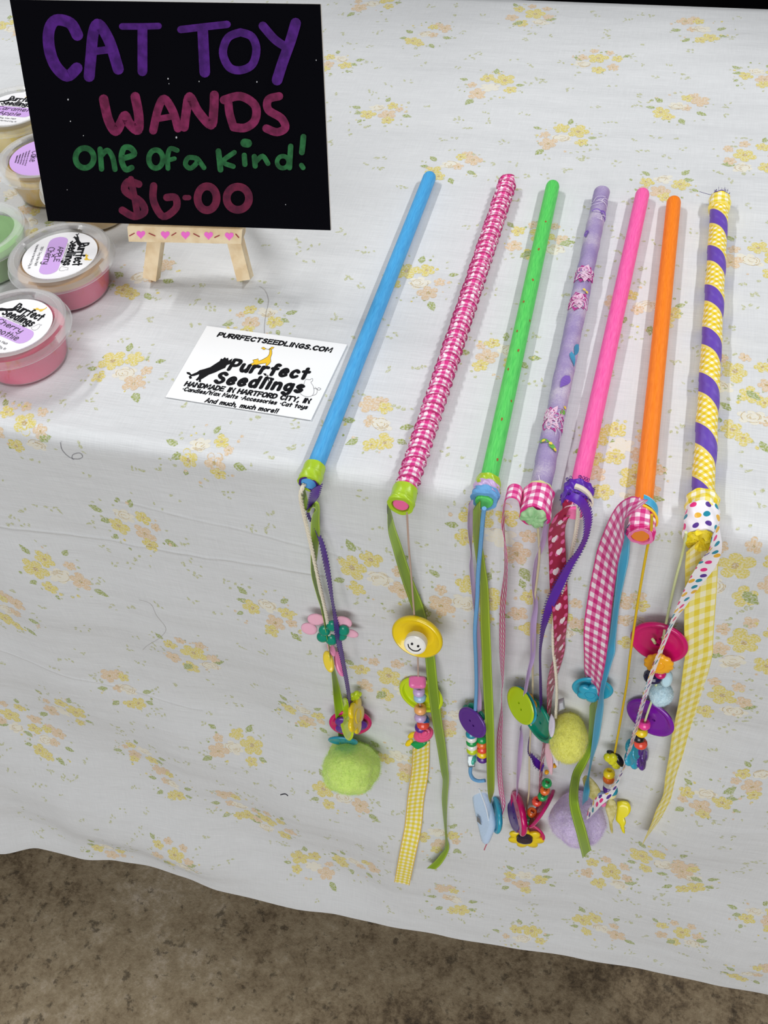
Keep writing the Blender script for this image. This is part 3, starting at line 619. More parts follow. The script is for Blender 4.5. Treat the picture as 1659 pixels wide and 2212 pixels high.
mb = MB(); poly(mb, BCAT, fn3); lab(mb.build('printed_cat', INK, bc, 0), 'black leaning cat')
mb = MB(); poly(mb, YCAT, fn3, 0); stroke(mb, YCAT+[YCAT[0]], 2.2, fn4, 1)
lab(mb.build('printed_cat', [YIN, INK], bc, 0), 'yellow stretching cat')
for lf, st in (([(845, 234), (862, 225), (888, 240), (868, 248)], [(888, 240), (910, 246)]), ([(912, 240), (930, 224), (952, 226), (938, 242)], [(910, 250), (912, 240)])):
    mb = MB(); poly(mb, lf, fn3, 0); stroke(mb, lf+[lf[0]], 2, fn4, 1); stroke(mb, st, 2, fn4, 1); mb.build('printed_leaf', [YIN, INK], bc, 0)
mb = MB()
for q in (spline(WCAT, 3), spline([(1275, 560), (1300, 570), (1295, 605), (1262, 622)], 5), spline([(1285, 552), (1310, 575), (1332, 566), (1312, 556), (1300, 572)], 5)): stroke(mb, q, 2, fn4, 0)
lab(mb.build('printed_cat', INK, bc, 0), 'outlined sitting cat')
mb = MB(); poly(mb, [(860, 438), (885, 440), (893, 462), (872, 456)], fn3, 0); poly(mb, [(905, 470), (935, 474), (930, 484), (905, 484)], fn3, 0); stroke(mb, [(898, 455), (905, 500)], 7, fn4, 0)
mb.build('printed_sprout', INK, bc, 0)

# ------------------------------------------------------------------ wax melt cups
PLA = clear('clear_plastic', (.98, .98, .98), .012); PLAL = clear('clear_lid_plastic', (.99, .99, .99), .02); PLR = clear('ribbed_rim_plastic', (.97, .97, .97), .06)
LABW = M('F5F4F6', .45); LABP = M('CFA6E8', .5); PEN = M('2C1830', .5); LCAT = M('EFC62A', .5); GREY = M('6B6B70', .5)
def cup(px, py, zt, wax, side, label, lines, ang, lilac=False, printed=True, group='wax melt cups'):
    c = T(px, py, zt); base = Vector((c.x, c.y, .0004)); k = zt/.028
    t = thing('wax_melt_cup', base, label, 'wax melt', group)
    mb = MB(); H = zt-.003
    mb.lathe([(.0, .0), (.024, .0), (.0262, .0015), (.0305, H*.6), (.0335, H), (.0338, H+.001), (.0328, H), (.0298, H*.6), (.0255, .0022), (.0, .0012)], base, CZ, 48); mb.build('cup', PLA, t)
    mb = MB(); wt = H*.82
    mb.lathe([(.0, .0016), (.0245, .0018), (.0256, .003), (.0294, H*.6), (.0312, wt-.0006)], base, CZ, 48, 0)
    mb.lathe([(.0312, wt-.0006), (.0306, wt), (.0, wt)], base, CZ, 48, 1)
    mb.build('wax', [M(side, .45, .4), M(wax, .5, .3)], t)
    mb = MB(); b2 = base+CZ*H
    mb.lathe([(.0, .0012), (.0262, .0012), (.0266, .0014)], b2, CZ, 64, 0)
    seg = 140; rows = []
    for r, h, am in ((.0266, .0014, 0), (.0272, .0030, .00025), (.0300, .0042, .00035)):     # ribbed ring
        rows.append([b2+Vector((math.cos(2*PI*j/seg)*(r+am*(j % 2)), math.sin(2*PI*j/seg)*(r+am*(j % 2)), h+am*(j % 2))) for j in range(seg)])
    mb.grid(rows, None, True, 1)
    mb.lathe([(.0300, .0042), (.0330, .0042), (.0346, .0032), (.0358, -.0022), (.0366, -.0028), (.0364, -.0034), (.0352, -.0026), (.0340, .0024), (.0328, .0034), (.0302, .0034)], b2, CZ, 64, 1)
    mb.build('lid', [PLAL, PLR], t)
    if not printed: return t
    a = math.radians(ang); ex = Vector((math.cos(a), math.sin(a), 0)); ey = CZ.cross(ex); o = b2+CZ*.0015
    mb = MB(); RL = .0255
    mb.lathe([(RL, -.0002), (RL, .0), (.0, .0)], o, CZ, 56, 1 if lilac else 0)
    at = lambda x, y, l=.0001: o+ex*x+ey*y+CZ*l
    if not lilac:
        bw = .0205; bh = .0066; cy = -.0042
        pl = [(bw*sx+.0055*math.cos(q)*1-sx*.0055, cy+bh*math.sin(q)) for sx, q0 in ((1, -PI/2), (-1, PI/2)) for q in [q0+PI*i/8 for i in range(9)]]
        poly(mb, pl, lambda x, y: at(x, y), 1)
        text(mb, 'Purrfect', at(-.0115, .0115, .0001), ex, ey, CZ, .024, .0062, .0013, 2, 3, 0); text(mb, 'Seedlings', at(-.0145, .0048, .0001), ex, ey, CZ, .026, .0058, .0013, 2, 3, 0)
        text(mb, 'purrfectseedlings.com', at(-.012, .0030, .0001), ex, ey, CZ, .022, .0011, .0002, 4, 2.4, 0)
        S_ = lambda P, ox, oy, k: [((x-ox)*k, -(y-oy)*k) for x, y in P]
        poly(mb, [(x-.0158, y+.0098) for x, y in S_(BCAT, 420, 400, .000042)], lambda x, y: at(x, y, .00012), 2)
        poly(mb, [(x+.004, y+.0195) for x, y in S_(YCAT, 835, 340, .00004)], lambda x, y: at(x, y, .00012), 5)
        stroke(mb, [(x+.0155, y+.0060) for x, y in S_(WCAT, 1225, 560, .000042)], .0002, lambda x, y: at(x, y, .00012), 4)
        text(mb, '100% Soy Wax Melt', at(-.0105, -.0152, .0001), ex, ey, CZ, .021, .0018, .00028, 4, 2.2, 0)
        text(mb, 'Handmade in Hartford City, IN', at(-.013, -.0190, .0001), ex, ey, CZ, .026, .0016, .00024, 4, 2.2, 0)
    for s, x, y, wd, h in lines: text(mb, s, at(x, y, .00022), ex, ey, CZ, wd, h, .0006 if not lilac else .0005, 3, 2.2, 0, .1)
    if lilac:
        for i in range(5): text(mb, 'Handmade in Hartford', at(-.0105+.0014*i, -.0125-.0021*i, .0001), ex, ey, CZ, .021-.0028*i, .0012, .0002, 3, 2.2, 0)
    mb.build('label_sticker', [LABW, LABP, INK, PEN, GREY, LCAT], t, 0)
    return t
cup(128, 548, .031, 'D2A468', 'F04480', 'wax melt cup labelled Apple x Cherry with pink wax, right beside the easel leg', [('APPLE', -.009, -.0026, .016, .0036), ('x', -.001, -.0052, .003, .0030), ('Cherry', -.009, -.0098, .018, .0048)], -76)
cup(25, 700, .031, 'D83464', 'F04A80', 'pink wax melt cup nearest the table front edge, cut off by the left picture edge', [('Cherry', -.012, -.0028, .022, .0040), ('Smoothie', -.013, -.0095, .026, .0046)], -18)
cup(92, 335, .031, 'DBB43C', 'EBBE38', 'yellow wax melt cup with plain lilac Lemon Cake label, half behind the sign', [('Lemon', -.010, -.002, .019, .0056), ('Cake', -.009, -.0095, .015, .0056)], -72, True)
cup(28, 232, .031, 'DCC25C', 'E8CC58', 'pale yellow wax melt cup labelled Caramel Apple, farthest back at the left picture edge', [('Caramel', -.014, -.0030, .028, .0050), ('Apple', -.009, -.0096, .020, .0046)], -2)
cup(-53, 500, .031, 'A2D68A', '9CCC80', 'green wax melt cup cut off by the left picture edge', [], 0, False, False)
c_ = T(215, 462, 0)
_d = CAM-c_; _q = c_+_d*(.031/_d.z); _z = (_q-CAM).dot(CF)
cup(IW/2+FPX*(Vector((c_.x, c_.y, .031))-CAM).dot(CR)/((Vector((c_.x, c_.y, .031))-CAM).dot(CF)), IH/2-FPX*(Vector((c_.x, c_.y, .031))-CAM).dot(CU)/((Vector((c_.x, c_.y, .031))-CAM).dot(CF)), .031, 'DDB238', 'EBBE38', 'yellow wax melt cup behind the sign, its base showing beside the easel ledge', [], 0, False, False)

# ------------------------------------------------------------------ cat toy wands: builders
def H(px, py, off):                             # point hanging a little in front of the cloth
    y = YF-off
    for _ in range(6):
        p = D(px, py, y); z = max(-HANG, min(0, p.z)); k = smoother((-RC-z)/.03); y = YF+(drop_y(p.x, z)-YF)*k-off
    return D(px, py, y)
def along(px, py, y): return D(px, py, y)
def strip(mb, pts, wv, W, th=.00022, na=4, bulge=.0, mi=0):    # ribbon with two faces
    n = len(pts); L = [0.0]
    for i in range(1, n): L.append(L[-1]+(pts[i]-pts[i-1]).length)
    F, Bk, U = [], [], []
    for i in range(n):
        t = (pts[min(i+1, n-1)]-pts[max(i-1, 0)]).normalized(); wdir = wv[i]; nn = wdir.cross(t)
        nn = nn.normalized() if nn.length else Vector((0, -1, 0))
        Wi = W[i] if isinstance(W, list) else W
        row = []; r2 = []; u_ = []
        for j in range(na+1):
            x = (j/na-.5); q = pts[i]+wdir*(x*Wi)+nn*(bulge*(1-4*x*x)); row.append(q+nn*th/2); r2.append(q-nn*th/2); u_.append((x*Wi*1000, L[i]*1000))
        F.append(row); Bk.append(r2); U.append(u_)
    mb.grid(F, U, False, mi); mb.grid([r[::-1] for r in Bk], [u[::-1] for u in U], False, mi)
    for k in (0, -1): mb.grid([[r[k] for r in F], [r[k] for r in Bk]], [[(u[k][0]*.9, u[k][1]) for u in U]]*2, False, mi)
    return F
def ribbon(par, name, pts, W, mat, off=.008, label=None, sgn=1, sub=6, picot=None, bulge=.0004):
    Q = spline([(p[0], p[1], p[2], p[3] if len(p) > 3 else off) for p in pts], sub); P = [H(q[0], q[1], q[3]) for q in Q]; n = len(P); wv = []
    for i in range(n):
        t = (P[min(i+1, n-1)]-P[max(i-1, 0)]).normalized(); v = (P[i]-CAM).normalized(); sd = v.cross(t).normalized()
        if sd.x < 0: sd = -sd
        nr = sd.cross(t).normalized()
        k = min(1, max(.04, Q[i][2]/ppm(P[i])/W)); a = math.acos(k)*sgn; wv.append((sd*math.cos(a)+nr*math.sin(a)).normalized())
    mb = MB(); strip(mb, P, wv, W, bulge=bulge); o = mb.build(name, mat, par, 0)
    if label: lab(o, label)
    if picot:
        mp = MB(); L = 0
        for sg_ in (-1, 1):
            E_ = [P[i]+wv[i]*(W/2*sg_) for i in range(n)]; acc = 0; nxt = 0
            for i in range(1, n):
                seg = (E_[i]-E_[i-1]).length
                while nxt <= acc+seg and seg > 1e-7:
                    c = E_[i-1].lerp(E_[i], (nxt-acc)/seg); t = (E_[i]-E_[i-1]).normalized(); o_ = wv[i]*sg_; rr = .00062
                    mp.tube([c+o_*(rr*(1-math.cos(2*PI*q/8)))+t*(rr*.7*math.sin(2*PI*q/8)) for q in range(9)], .00016, 4, 0, False); nxt += .0026
                acc += seg
        mp.build('picot_edge', picot, o)
    return o
def cord(par, name, pts, r, mat, off=.008, label=None, sub=5, ply=0):
    Q = spline([(p[0], p[1], p[2] if len(p) > 2 else off) for p in pts], sub); P = [H(*q) for q in Q]; mb = MB()
    if not ply: mb.tube(P, r, 8)
    else:
        L = 0
        for k in range(ply):
            R_ = []; L = 0
            PP = []
            for i in range(len(P)-1):
                for j in range(4): PP.append(P[i].lerp(P[i+1], j/4))
            for i, p in enumerate(PP):
                if i: L += (p-PP[i-1]).length
                a = L/r*.9+2*PI*k/ply; R_.append(p+Vector((math.cos(a), math.sin(a), 0))*r*.5)
            mb.tube(R_, r*.58, 6)
    o = mb.build(name, mat, par)
    return lab(o, label) if label else o
UPT = Vector((.05, -.30, 1)).normalized()
def bead(par, px, py, dpx, col, off=.010, axis=None, k=.66, name='pony_bead', label=None):
    p = H(px, py, off); R_ = dpx/2/ppm(p); h = R_*k; mb = MB()
    axis = axis or facing(p, .58, -86)
    mb.lathe([(R_*.36, -h*.7), (R_*.44, -h), (R_*.72, -h*.98), (R_*.93, -h*.6), (R_, 0), (R_*.93, h*.6), (R_*.72, h*.98), (R_*.44, h), (R_*.36, h*.7), (R_*.36, -h*.7)], p, axis, 28)
    return lab(mb.build(name, plastic(col), par, 0), label or ('%s bead' % CN[col]))
CN = {}
def button(par, px, py, dpx, ratio, ang, col, off=.010, holes=2, th=.0034, rim=.74, label=None, hang=0, dish=.0012, sides=None):
    p = H(px, py, off); R_ = dpx/2/ppm(p); n = facing(p, ratio, ang); a = imgdir(hang); a = (a-n*a.dot(n)).normalized(); b = n.cross(a); mb = MB(); h = th/2; S_ = 48
    def circ(r, z, m=S_): return [p+n*z+(a*math.cos(2*PI*j/m)+b*math.sin(2*PI*j/m))*r for j in range(m)]
    mb.grid([circ(r, z) for r, z in ((R_*.70, -h), (R_*.88, -h*.85), (R_*.98, -h*.2), (R_, h*.3), (R_*.97, h*.8), (R_*.90, h), (R_*.84, h*.8), (R_*rim, h-dish), (R_*.60, h-dish))], None, True)
    hr = R_*.075; hs = [a*(R_*.17*math.cos(2*PI*q/holes))+b*(R_*.17*math.sin(2*PI*q/holes)) for q in range(holes)]
    for z, fl_, ro in ((h-dish, False, R_*.60), (-h, True, R_*.70)):
        oc = circ(ro, z); loops = [[Vector((math.cos(2*PI*j/S_)*ro, math.sin(2*PI*j/S_)*ro, 0)) for j in range(S_)]]; allp = list(oc)
        for v in hs:
            x, y = v.dot(a), v.dot(b); loops.append([Vector((x+hr*math.cos(2*PI*j/12), y+hr*math.sin(2*PI*j/12), 0)) for j in range(12)])
            allp += [p+n*z+a*q.x+b*q.y for q in loops[-1]]
        b0 = len(mb.v); mb.v.extend(tuple(q) for q in allp)
        for t in tessellate_polygon(loops): mb.face([b0+i for i in t], 0, None, False)
    for v in hs: mb.grid([[p+v+n*z+(a*math.cos(2*PI*j/12)+b*math.sin(2*PI*j/12))*hr for j in range(12)] for z in (-h, h-dish)], None, True)
    o = mb.build('button', plastic(col), par, 50); return lab(o, label) if label else o
def petals(R_, k, depth=.28, n=60, pw=1.0, rot_=0.0): return [(R_*(1-depth+depth*abs(math.cos(k*t/2+rot_))**pw)*math.cos(t), R_*(1-depth+depth*abs(math.cos(k*t/2+rot_))**pw)*math.sin(t)) for t in [2*PI*i/n for i in range(n)]]
def flower_charm(par, px, py, dpx, ratio, ang, col, off=.010, k=5, depth=.3, th=.003, centre=None, hang=0, label=None, name='flower_charm', rot_=0.0, dome=.0004):
    p = H(px, py, off); R_ = dpx/2/ppm(p); n = facing(p, ratio, ang); a = imgdir(hang); a = (a-n*a.dot(n)).normalized(); b = n.cross(a); mb = MB()
    mb.prism(petals(R_, k, depth, 60, .8, rot_), p, a, b, n, th, 0, th*.3, dome); o = mb.build(name, plastic(col), par, 55)
    if label: lab(o, label)
    mb = MB(); r = R_*.40; q = p+n*(th/2+dome*.5)
    if centre: mb.lathe([(r, 0), (r*.95, .0009), (r*.6, .0014), (0, .0015)], q, n, 24); mb.build('flower_centre', plastic(centre), o)
    else: mb.lathe([(r*1.05, 0), (r*.98, .0007), (r*.86, .0007), (r*.8, .0003), (r*.4, .0003), (0, .0003)], q, n, 28); mb.build('flower_centre', plastic(col), o)
    return o
def slab(par, name, outline, off, ratio, ang, th, mat, dome=.0004, label=None, smooth_=True):   # flat solid whose outline was read from the photo
    cx = sum(q[0] for q in outline)/len(outline); cy = sum(q[1] for q in outline)/len(outline); p = H(cx, cy, off); n = facing(p, ratio, ang)
    a = imgdir(0); a = (a-n*a.dot(n)).normalized(); b = n.cross(a)
    pts = spline(list(outline)+[outline[0]], 4)[:-1] if smooth_ else outline
    O = []
    for x, y in pts:
        d = ray(x, y); q = CAM+d*((p-CAM).dot(n)/d.dot(n))-p; O.append((q.dot(a), q.dot(b)))
    ar = sum(O[i-1][0]*O[i][1]-O[i][0]*O[i-1][1] for i in range(len(O)))
    if ar < 0: O = O[::-1]
    mb = MB(); mb.prism(O, p, a, b, n, th, 0, th*.3, dome); o = mb.build(name, mat, par, 55)
    return lab(o, label) if label else o
def oval(cx, cy, w_, h_, a=0, n=12): c, s_ = math.cos(math.radians(a)), math.sin(math.radians(a)); return [(cx+(w_/2*math.cos(2*PI*i/n))*c-(h_/2*math.sin(2*PI*i/n))*s_, cy+(w_/2*math.cos(2*PI*i/n))*s_+(h_/2*math.sin(2*PI*i/n))*c) for i in range(n)]
def furmat(h):
    m = M(h, .95, .03, sheen=.25, bs=(420, .9, .0012)); nt = m.node_tree; b = nt.nodes['Principled BSDF']
    b.inputs['Subsurface Weight'].default_value = .6; b.inputs['Subsurface Radius'].default_value = (.004, .004, .004); b.inputs['Subsurface Scale'].default_value = 1.0; return m
def fibremat(h):
    k = 'fibre_'+h
    if k in MATS: return MATS[k]
    m, nt, b = newmat(k); b.inputs['Base Color'].default_value = lin(h); b.inputs['Roughness'].default_value = 1; b.inputs['Specular IOR Level'].default_value = 0
    tl = nt.nodes.new('ShaderNodeBsdfTranslucent'); tl.inputs[0].default_value = lin(h); tp = nt.nodes.new('ShaderNodeBsdfTransparent')
    a1 = nt.nodes.new('ShaderNodeMixShader'); a1.inputs[0].default_value = .5; nt.links.new(b.outputs[0], a1.inputs[1]); nt.links.new(tl.outputs[0], a1.inputs[2])
    a2 = nt.nodes.new('ShaderNodeMixShader'); a2.inputs[0].default_value = .35; nt.links.new(a1.outputs[0], a2.inputs[1]); nt.links.new(tp.outputs[0], a2.inputs[2])
    nt.links.new(a2.outputs[0], nt.nodes['Material Output'].inputs[0]); MATS[k] = m; return m
def pompom(par, px, py, rx, ry, col, off=None, n=9000, seed=1, label=None, lump=.12):
    rr = random.Random(seed); p = H(px, py, (rx*.9)/2500 if off is None else off); k = ppm(p); R_ = rx/k; sy = ry/rx
    vx = CR; vy = CU; vz = -CF
    def rv(): return Vector((rr.gauss(0, 1), rr.gauss(0, 1), rr.gauss(0, 1))).normalized()
    lumps = [(rv(), rr.uniform(-1, 1), 9) for _ in range(26)] + [(rv(), rr.uniform(-.5, .5), 60) for _ in range(90)]
    def rad(d): return 1+lump*sum(w_*math.exp((d.dot(v)-1)*q) for v, w_, q in lumps)
    W3 = lambda d, r: p+(vx*d.x+vy*(d.y*sy)+vz*d.z)*r
    mb = MB(); rows = []; A_, B_ = 36, 60
    for i in range(1, A_):
        th = PI*i/A_; rows.append([W3(d, R_*.93*rad(d)) for d in [Vector((math.sin(th)*math.cos(2*PI*j/B_), math.cos(th), math.sin(th)*math.sin(2*PI*j/B_))) for j in range(B_)]])
    mb.grid(rows, None, True); mb.fan(rows[0], W3(Vector((0, 1, 0)), R_*.93)); mb.fan(rows[-1], W3(Vector((0, -1, 0)), R_*.93), 0, True, True)
    for i in range(n):
        d = rv()
        if d.z < -.35: continue
        q_ = rad(d); r0 = R_*.90*q_; r1 = R_*rr.uniform(.95, 1.05)*q_; a = W3(d, r0)
        d2 = (d+Vector((rr.gauss(0, .05), rr.gauss(0, .05), rr.gauss(0, .05)))).normalized(); d3 = (d2+Vector((rr.gauss(0, .09), rr.gauss(0, .09), rr.gauss(0, .09)))).normalized()
        m_ = W3(d2, (r0+r1)/2); e = W3(d3, r1); s_ = (e-a).cross(Vector((rr.random()-.5, rr.random()-.5, rr.random()-.5))).normalized()*.00007
        b0 = len(mb.v); mb.v.extend(tuple(q) for q in (a-s_, a+s_, m_-s_*.8, m_+s_*.8, e)); mb.face((b0, b0+1, b0+3, b0+2), 1); mb.face((b0+2, b0+3, b0+4), 1)
    o = mb.build('pompom', [furmat(col), fibremat(col)], par, 0); return lab(o, label) if label else o

class Wand:
    def __init__(s, top, bot, r, label, rz=None):
        s.r = r; s.A = T(top[0], top[1], r); s.B = T(bot[0], bot[1], r); s.L = (s.B-s.A).length; s.a = (s.B-s.A)/s.L
        s.side = s.a.cross(Vector((0, 0, 1))).normalized(); s.side = -s.side if s.side.x < 0 else s.side; s.up = s.side.cross(s.a).normalized(); s.up = -s.up if s.up.z < 0 else s.up
        c = (s.A+s.B)/2; s.t = thing('cat_toy_wand', Vector((c.x, c.y, 0)), label, 'cat toy', 'cat toy wands on the table edge')
    def at(s, v, th, r): return s.A+s.a*v+(s.side*math.sin(th)+s.up*math.cos(th))*r
    def sweep(s, mb, vs, rf, seg=32, mi=0):       # rf(v, theta) radius; metres
        th = [2*PI*j/seg-PI for j in range(seg)]
        rows = [[s.at(v, t, rf(v, t)) for t in th] for v in vs]
        uvs = [[((2*PI*j/seg-PI)*s.r*1000, v*1000) for j in range(seg+1)] for v in vs]
        mb.grid(rows, uvs, True, mi); return rows
    def dowel(s, mat, end=None, round_top=True, r=None, ext=0.0, mb=None, extra=()):
        r = r or s.r; mb = mb or MB(); e = .0009
        vs = [0, .0006, .0018, .004] + [.004+(s.L-.008)*i/40 for i in range(1, 41)] + [s.L+ext-e, s.L+ext-e*.4, s.L+ext]
        def rf(v, t):
            if v < .004 and round_top: return r*(.45+.55*math.sqrt(max(0, 1-(1-v/.004)**2)))
            if v > s.L+ext-e: return r*(1-.12*((v-(s.L+ext-e))/e)**2)
            return r
        rows = s.sweep(mb, vs, rf); mb.fan(rows[0], s.A, 0, True, True); mb.fan(rows[-1], s.B+s.a*ext, 1, False)
        return mb.build('dowel', [mat, end or mat]+list(extra), s.t)
    def band(s, name, v0, v1, r, mat, wob=0.0, par=None, label=None, seed=0, lip=None, fr=0.0):
        rr = random.Random(seed); ph = rr.uniform(0, 6); mb = MB(); n = 14; lip = lip or max(.0006, r-s.r*.97)
        vs = [v0+(v1-v0)*i/n for i in range(n+1)]
        def rf(v, t): k = (v-v0)/(v1-v0); return r+wob*math.sin(3*t+ph+k*5)+wob*.7*math.sin(7*t-k*9+ph)+fr*math.sin(16*t+k*2)*k
        th = [2*PI*j/64-PI for j in range(64)]
        rows = [[s.at(v+wob*2*math.sin(2*t+ph), t, rf(v, t)) for t in th] for v in vs]
        uvs = [[((2*PI*j/64-PI)*r*1000, v*1000) for j in range(65)] for v in vs]
        mb.grid(rows, uvs, True)
        for k in (0, -1):
            c = s.A+s.a*vs[k]; inn = [c+(q-c)*(1-lip/r) for q in rows[k]]; inn2 = [q+s.a*(.002 if k == 0 else -.002) for q in inn]
            mb.grid([rows[k], inn, inn2], [[(0, vs[k]*1000)]*65]*3, True)
        o = mb.build(name, mat, par or s.t, 50); return lab(o, label) if label else o
    def patch(s, mb, pts, r, mi=0):               # print on the round surface: (mm round, mm along)
        poly(mb, pts, lambda u, v: s.at(v/1000, u/1000/s.r, r), mi)
COLS = dict(white='F2F1EE', red='E0353C', orange='F2752B', yellow='F4D51C', lime='C4DC1E', green='17A052', teal='1B93AE', blue='2A5DA0', lightblue='A5CBE6', purple='5B2B92', lilac='C9AEDD', pink='F27AB2', hotpink='EE3F9C', magenta='CB1069', navy='1C1746', black='17131A', peach='F6AF69', emerald='0F8F74', coral='F0503C', aqua='48C2AE', turquoise='2AA5C4', gold='F6AE1E', cream='F1E6A8')
for k_, v_ in COLS.items(): CN[v_] = {'lightblue': 'light blue', 'hotpink': 'hot pink'}.get(k_, k_)
K = COLS
TWINE = M('E4DCC8', .85, .1, bs=(2500, .5, .0003)); STRING = M('CFC3A0', .8, .1); MAUVE = M('BFA596', .8, .1); PICOT = M('43197F', .6)

# ---- 1: blue dowel
W = Wand((930, 378), (667, 1044), .0049, 'blue dowel cat toy wand with lime satin band, nearest the business card')
t = W.t; BLU = dyed('blue_stain', '4FAEE6', '3E97D6')
W.dowel(BLU, M('5AA9E6', .5), ext=.0004)
W.band('ribbon_wrap', W.L-.0125, W.L-.0008, .0063, LIMEB, .00012, None, 'lime satin band'); W.band('ribbon_wrap', W.L-.0065, W.L+.0004, .0066, LIMEB, .00012, None, 'lime satin band', 3)
W.band('lace_trim', W.L-.0022, W.L+.0008, .0058, PICOT, .0002, None, 'dark purple lace edge', 5)
cord(t, 'cotton_cord', [(657, 1046, .013), (650, 1066, .016), (653, 1095, .016), (670, 1170, .014), (690, 1262, .013), (705, 1330, .012), (714, 1395, .010)], .0013, TWINE, label='cream cotton cord', ply=3)
ribbon(t, 'satin_ribbon', [(653, 1058, 8, .015), (660, 1085, 14), (668, 1098, 12), (679, 1092, 8), (683, 1098, 12), (681, 1125, 18), (681, 1160, 19), (679, 1200, 14), (678, 1240, 9), (686, 1280, 6), (695, 1310, 6), (704, 1350, 6), (712, 1395, 6), (719, 1447, 8), (728, 1500, 17), (736, 1557, 20), (742, 1603, 16)], .0080, LIME, .010, 'lime satin ribbon')
ribbon(t, 'picot_ribbon', [(684, 1052, 16, .016), (679, 1072, 15, .014), (672, 1092, 9, .010), (668, 1112, 4, .008), (680, 1140, 3, .007), (694, 1172, 8, .008), (704, 1213, 10, .010), (713, 1262, 7, .012), (720, 1310, 4, .014), (727, 1356, 9, .016), (733, 1390, 9, .016), (741, 1430, 7, .016), (752, 1489, 6, .016), (759, 1540, 3, .014)], .0056, PURPR, .012, 'purple picot ribbon', 1, 6, PICOT)
PF = M('EDB3C8', .8, .1, bs=(900, .3, .0003)); PF2 = M('E39DB8', .8)
for i, (cx, cy, w_, h_, a) in enumerate(((683, 1338, 38, 24, 8), (668, 1358, 36, 24, 16), (741, 1344, 40, 24, 14), (758, 1368, 34, 16, 16))):
    o = slab(t, 'felt_petal', oval(cx, cy, w_, h_, a), .008, .8, 100, .0016, PF, .0005)
for cx, cy in ((701, 1362), (718, 1352), (737, 1372), (716, 1382), (697, 1376), (742, 1362)):
    slab(t, 'flower_petal', oval(cx, cy, 26, 22, 10), .012, .8, 95, .0030, plastic(K['emerald']), .0008)
slab(t, 'oval_button', oval(716, 1402, 14, 34, -22), .008, .9, 20, .0022, plastic('F49AC0'), .0004, 'pink button'); slab(t, 'oval_button', oval(733, 1434, 17, 56, -14), .010, .8, 10, .0024, plastic('F58DBB'), .0004, 'pink button')
slab(t, 'oval_button', oval(710, 1429, 21, 48, -14), .013, .9, 160, .0026, plastic('F6DA45'), .0004, 'yellow button')
button(t, 757, 1560, 93, .55, 92, K['magenta'], .009, 2, .0036, label='magenta button')
flower_charm(t, 757, 1566, 74, .55, 92, K['purple'], .0125, label='purple flower charm')
button(t, 750, 1553, 92, .30, 172, K['lime'], .016, 2, .0030, label='lime button seen edge-on'); flower_charm(t, 769, 1546, 84, .36, 4, K['yellow'], .017, label='yellow flower charm')
flower_charm(t, 768, 1503, 30, .5, 60, K['lime'], .008, label='lime flower charm')
button(t, 741, 1600, 66, .22, 96, K['teal'], .014, 2, .0026, label='teal button seen edge-on')
pompom(t, 757, 1657, 66, 64, 'DEFF88', None, 9000, 3, 'fluffy lime pompom')

# ---- 2: pink gingham wrap
W = Wand((1097, 394), (865, 1092), .0052, 'cat toy wand wrapped all over in ruffled pink gingham')
t = W.t; W.dowel(M('F06FA6', .6), M('F0699F', .6), True, .0046)
mb = MB(); n_ = 560; circ = 2*PI*.0058
def rf(v, th):
    ph = (v/.0072+th/(2*PI)+.02*math.sin(3*th+v*900)) % 1
    return .0054+.0016*ph**1.6 - (.0011 if ph > .96 else 0)*0 + .0002*math.sin(5*th+v*1500)
r_ = W.sweep(mb, [-.001+(W.L-.010)*i/n_ for i in range(n_+1)], rf, 36); mb.fan(r_[0], W.A-W.a*.0032, 0, True, True); mb.build('gingham_wrap', PINKGW, t, 0)
W.band('ribbon_wrap', W.L-.0115, W.L-.0008, .0071, LIMEB, .00015, None, 'lime satin band', 2); W.band('ribbon_wrap', W.L-.0030, W.L+.0002, .0074, LIMEB, .0002, None, 'lime satin band', 4)
ribbon(t, 'satin_ribbon', [(838, 1096, 5, .018), (845, 1140, 16, .015), (857, 1180, 20, .013), (880, 1253, 23, .011), (903, 1315, 25, .006), (918, 1370, 24, .003), (928, 1414, 21, .006), (934, 1474, 22, .013), (943, 1548, 21, .012), (953, 1608, 19, .007), (960, 1660, 16, .007), (963, 1684, 13, .008), (961, 1727, 12, .007), (963, 1787, 5, .007), (964, 1817, 5, .007), (962, 1838, 11, .007), (947, 1862, 14, .007), (931, 1877, 13, .007)], .0085, LIME, .010, 'lime satin ribbon')
cord(t, 'string', [(879, 1106, .018), (883, 1180, .014), (888, 1240, .012), (895, 1330, .010), (902, 1412, .010), (904, 1470, .011), (907, 1515, .011), (910, 1570, .010)], .0006, MAUVE, label='thin mauve twine')
button(t, 902, 1374, 116, .68, 116, K['yellow'], .016, 2, .0054, .62, 'large yellow button', 26, .0042)
p = H(898, 1389, .024); n = facing(p, .78, 112); k = ppm(p); a = imgdir(16); a = (a-n*a.dot(n)).normalized(); b = n.cross(a); mb = MB(); R_ = 25/k
mb.lathe([(0, -.0035), (R_*.85, -.0035), (R_*.98, -.0028), (R_, 0), (R_*.97, .0024), (R_*.84, .0032), (0, .0034)], p, n, 36); sm = mb.build('smiley_bead', plastic('F6F4EE'), t)
mb = MB(); fc = lambda x, y: p+a*(x*R_)-b*(y*R_)*(1 if b.dot(CU) > 0 else -1)*-1*-1+n*.00352
sg_ = 1 if b.dot(CU) > 0 else -1
fc = lambda x, y: p+a*(x*R_)-b*(y*R_*sg_)+n*.00352
for ex in (-.26, .30): poly(mb, [(ex+.11*math.cos(q*.5236), -.14+.14*math.sin(q*.5236)) for q in range(12)], fc)
stroke(mb, spline([(-.56, .06), (-.40, .34), (0, .50), (.40, .36), (.56, .06)], 5), .10, fc, 0, n); lab(mb.build('smiling_face', M('16141A', .4), sm, 0), 'black printed smile')
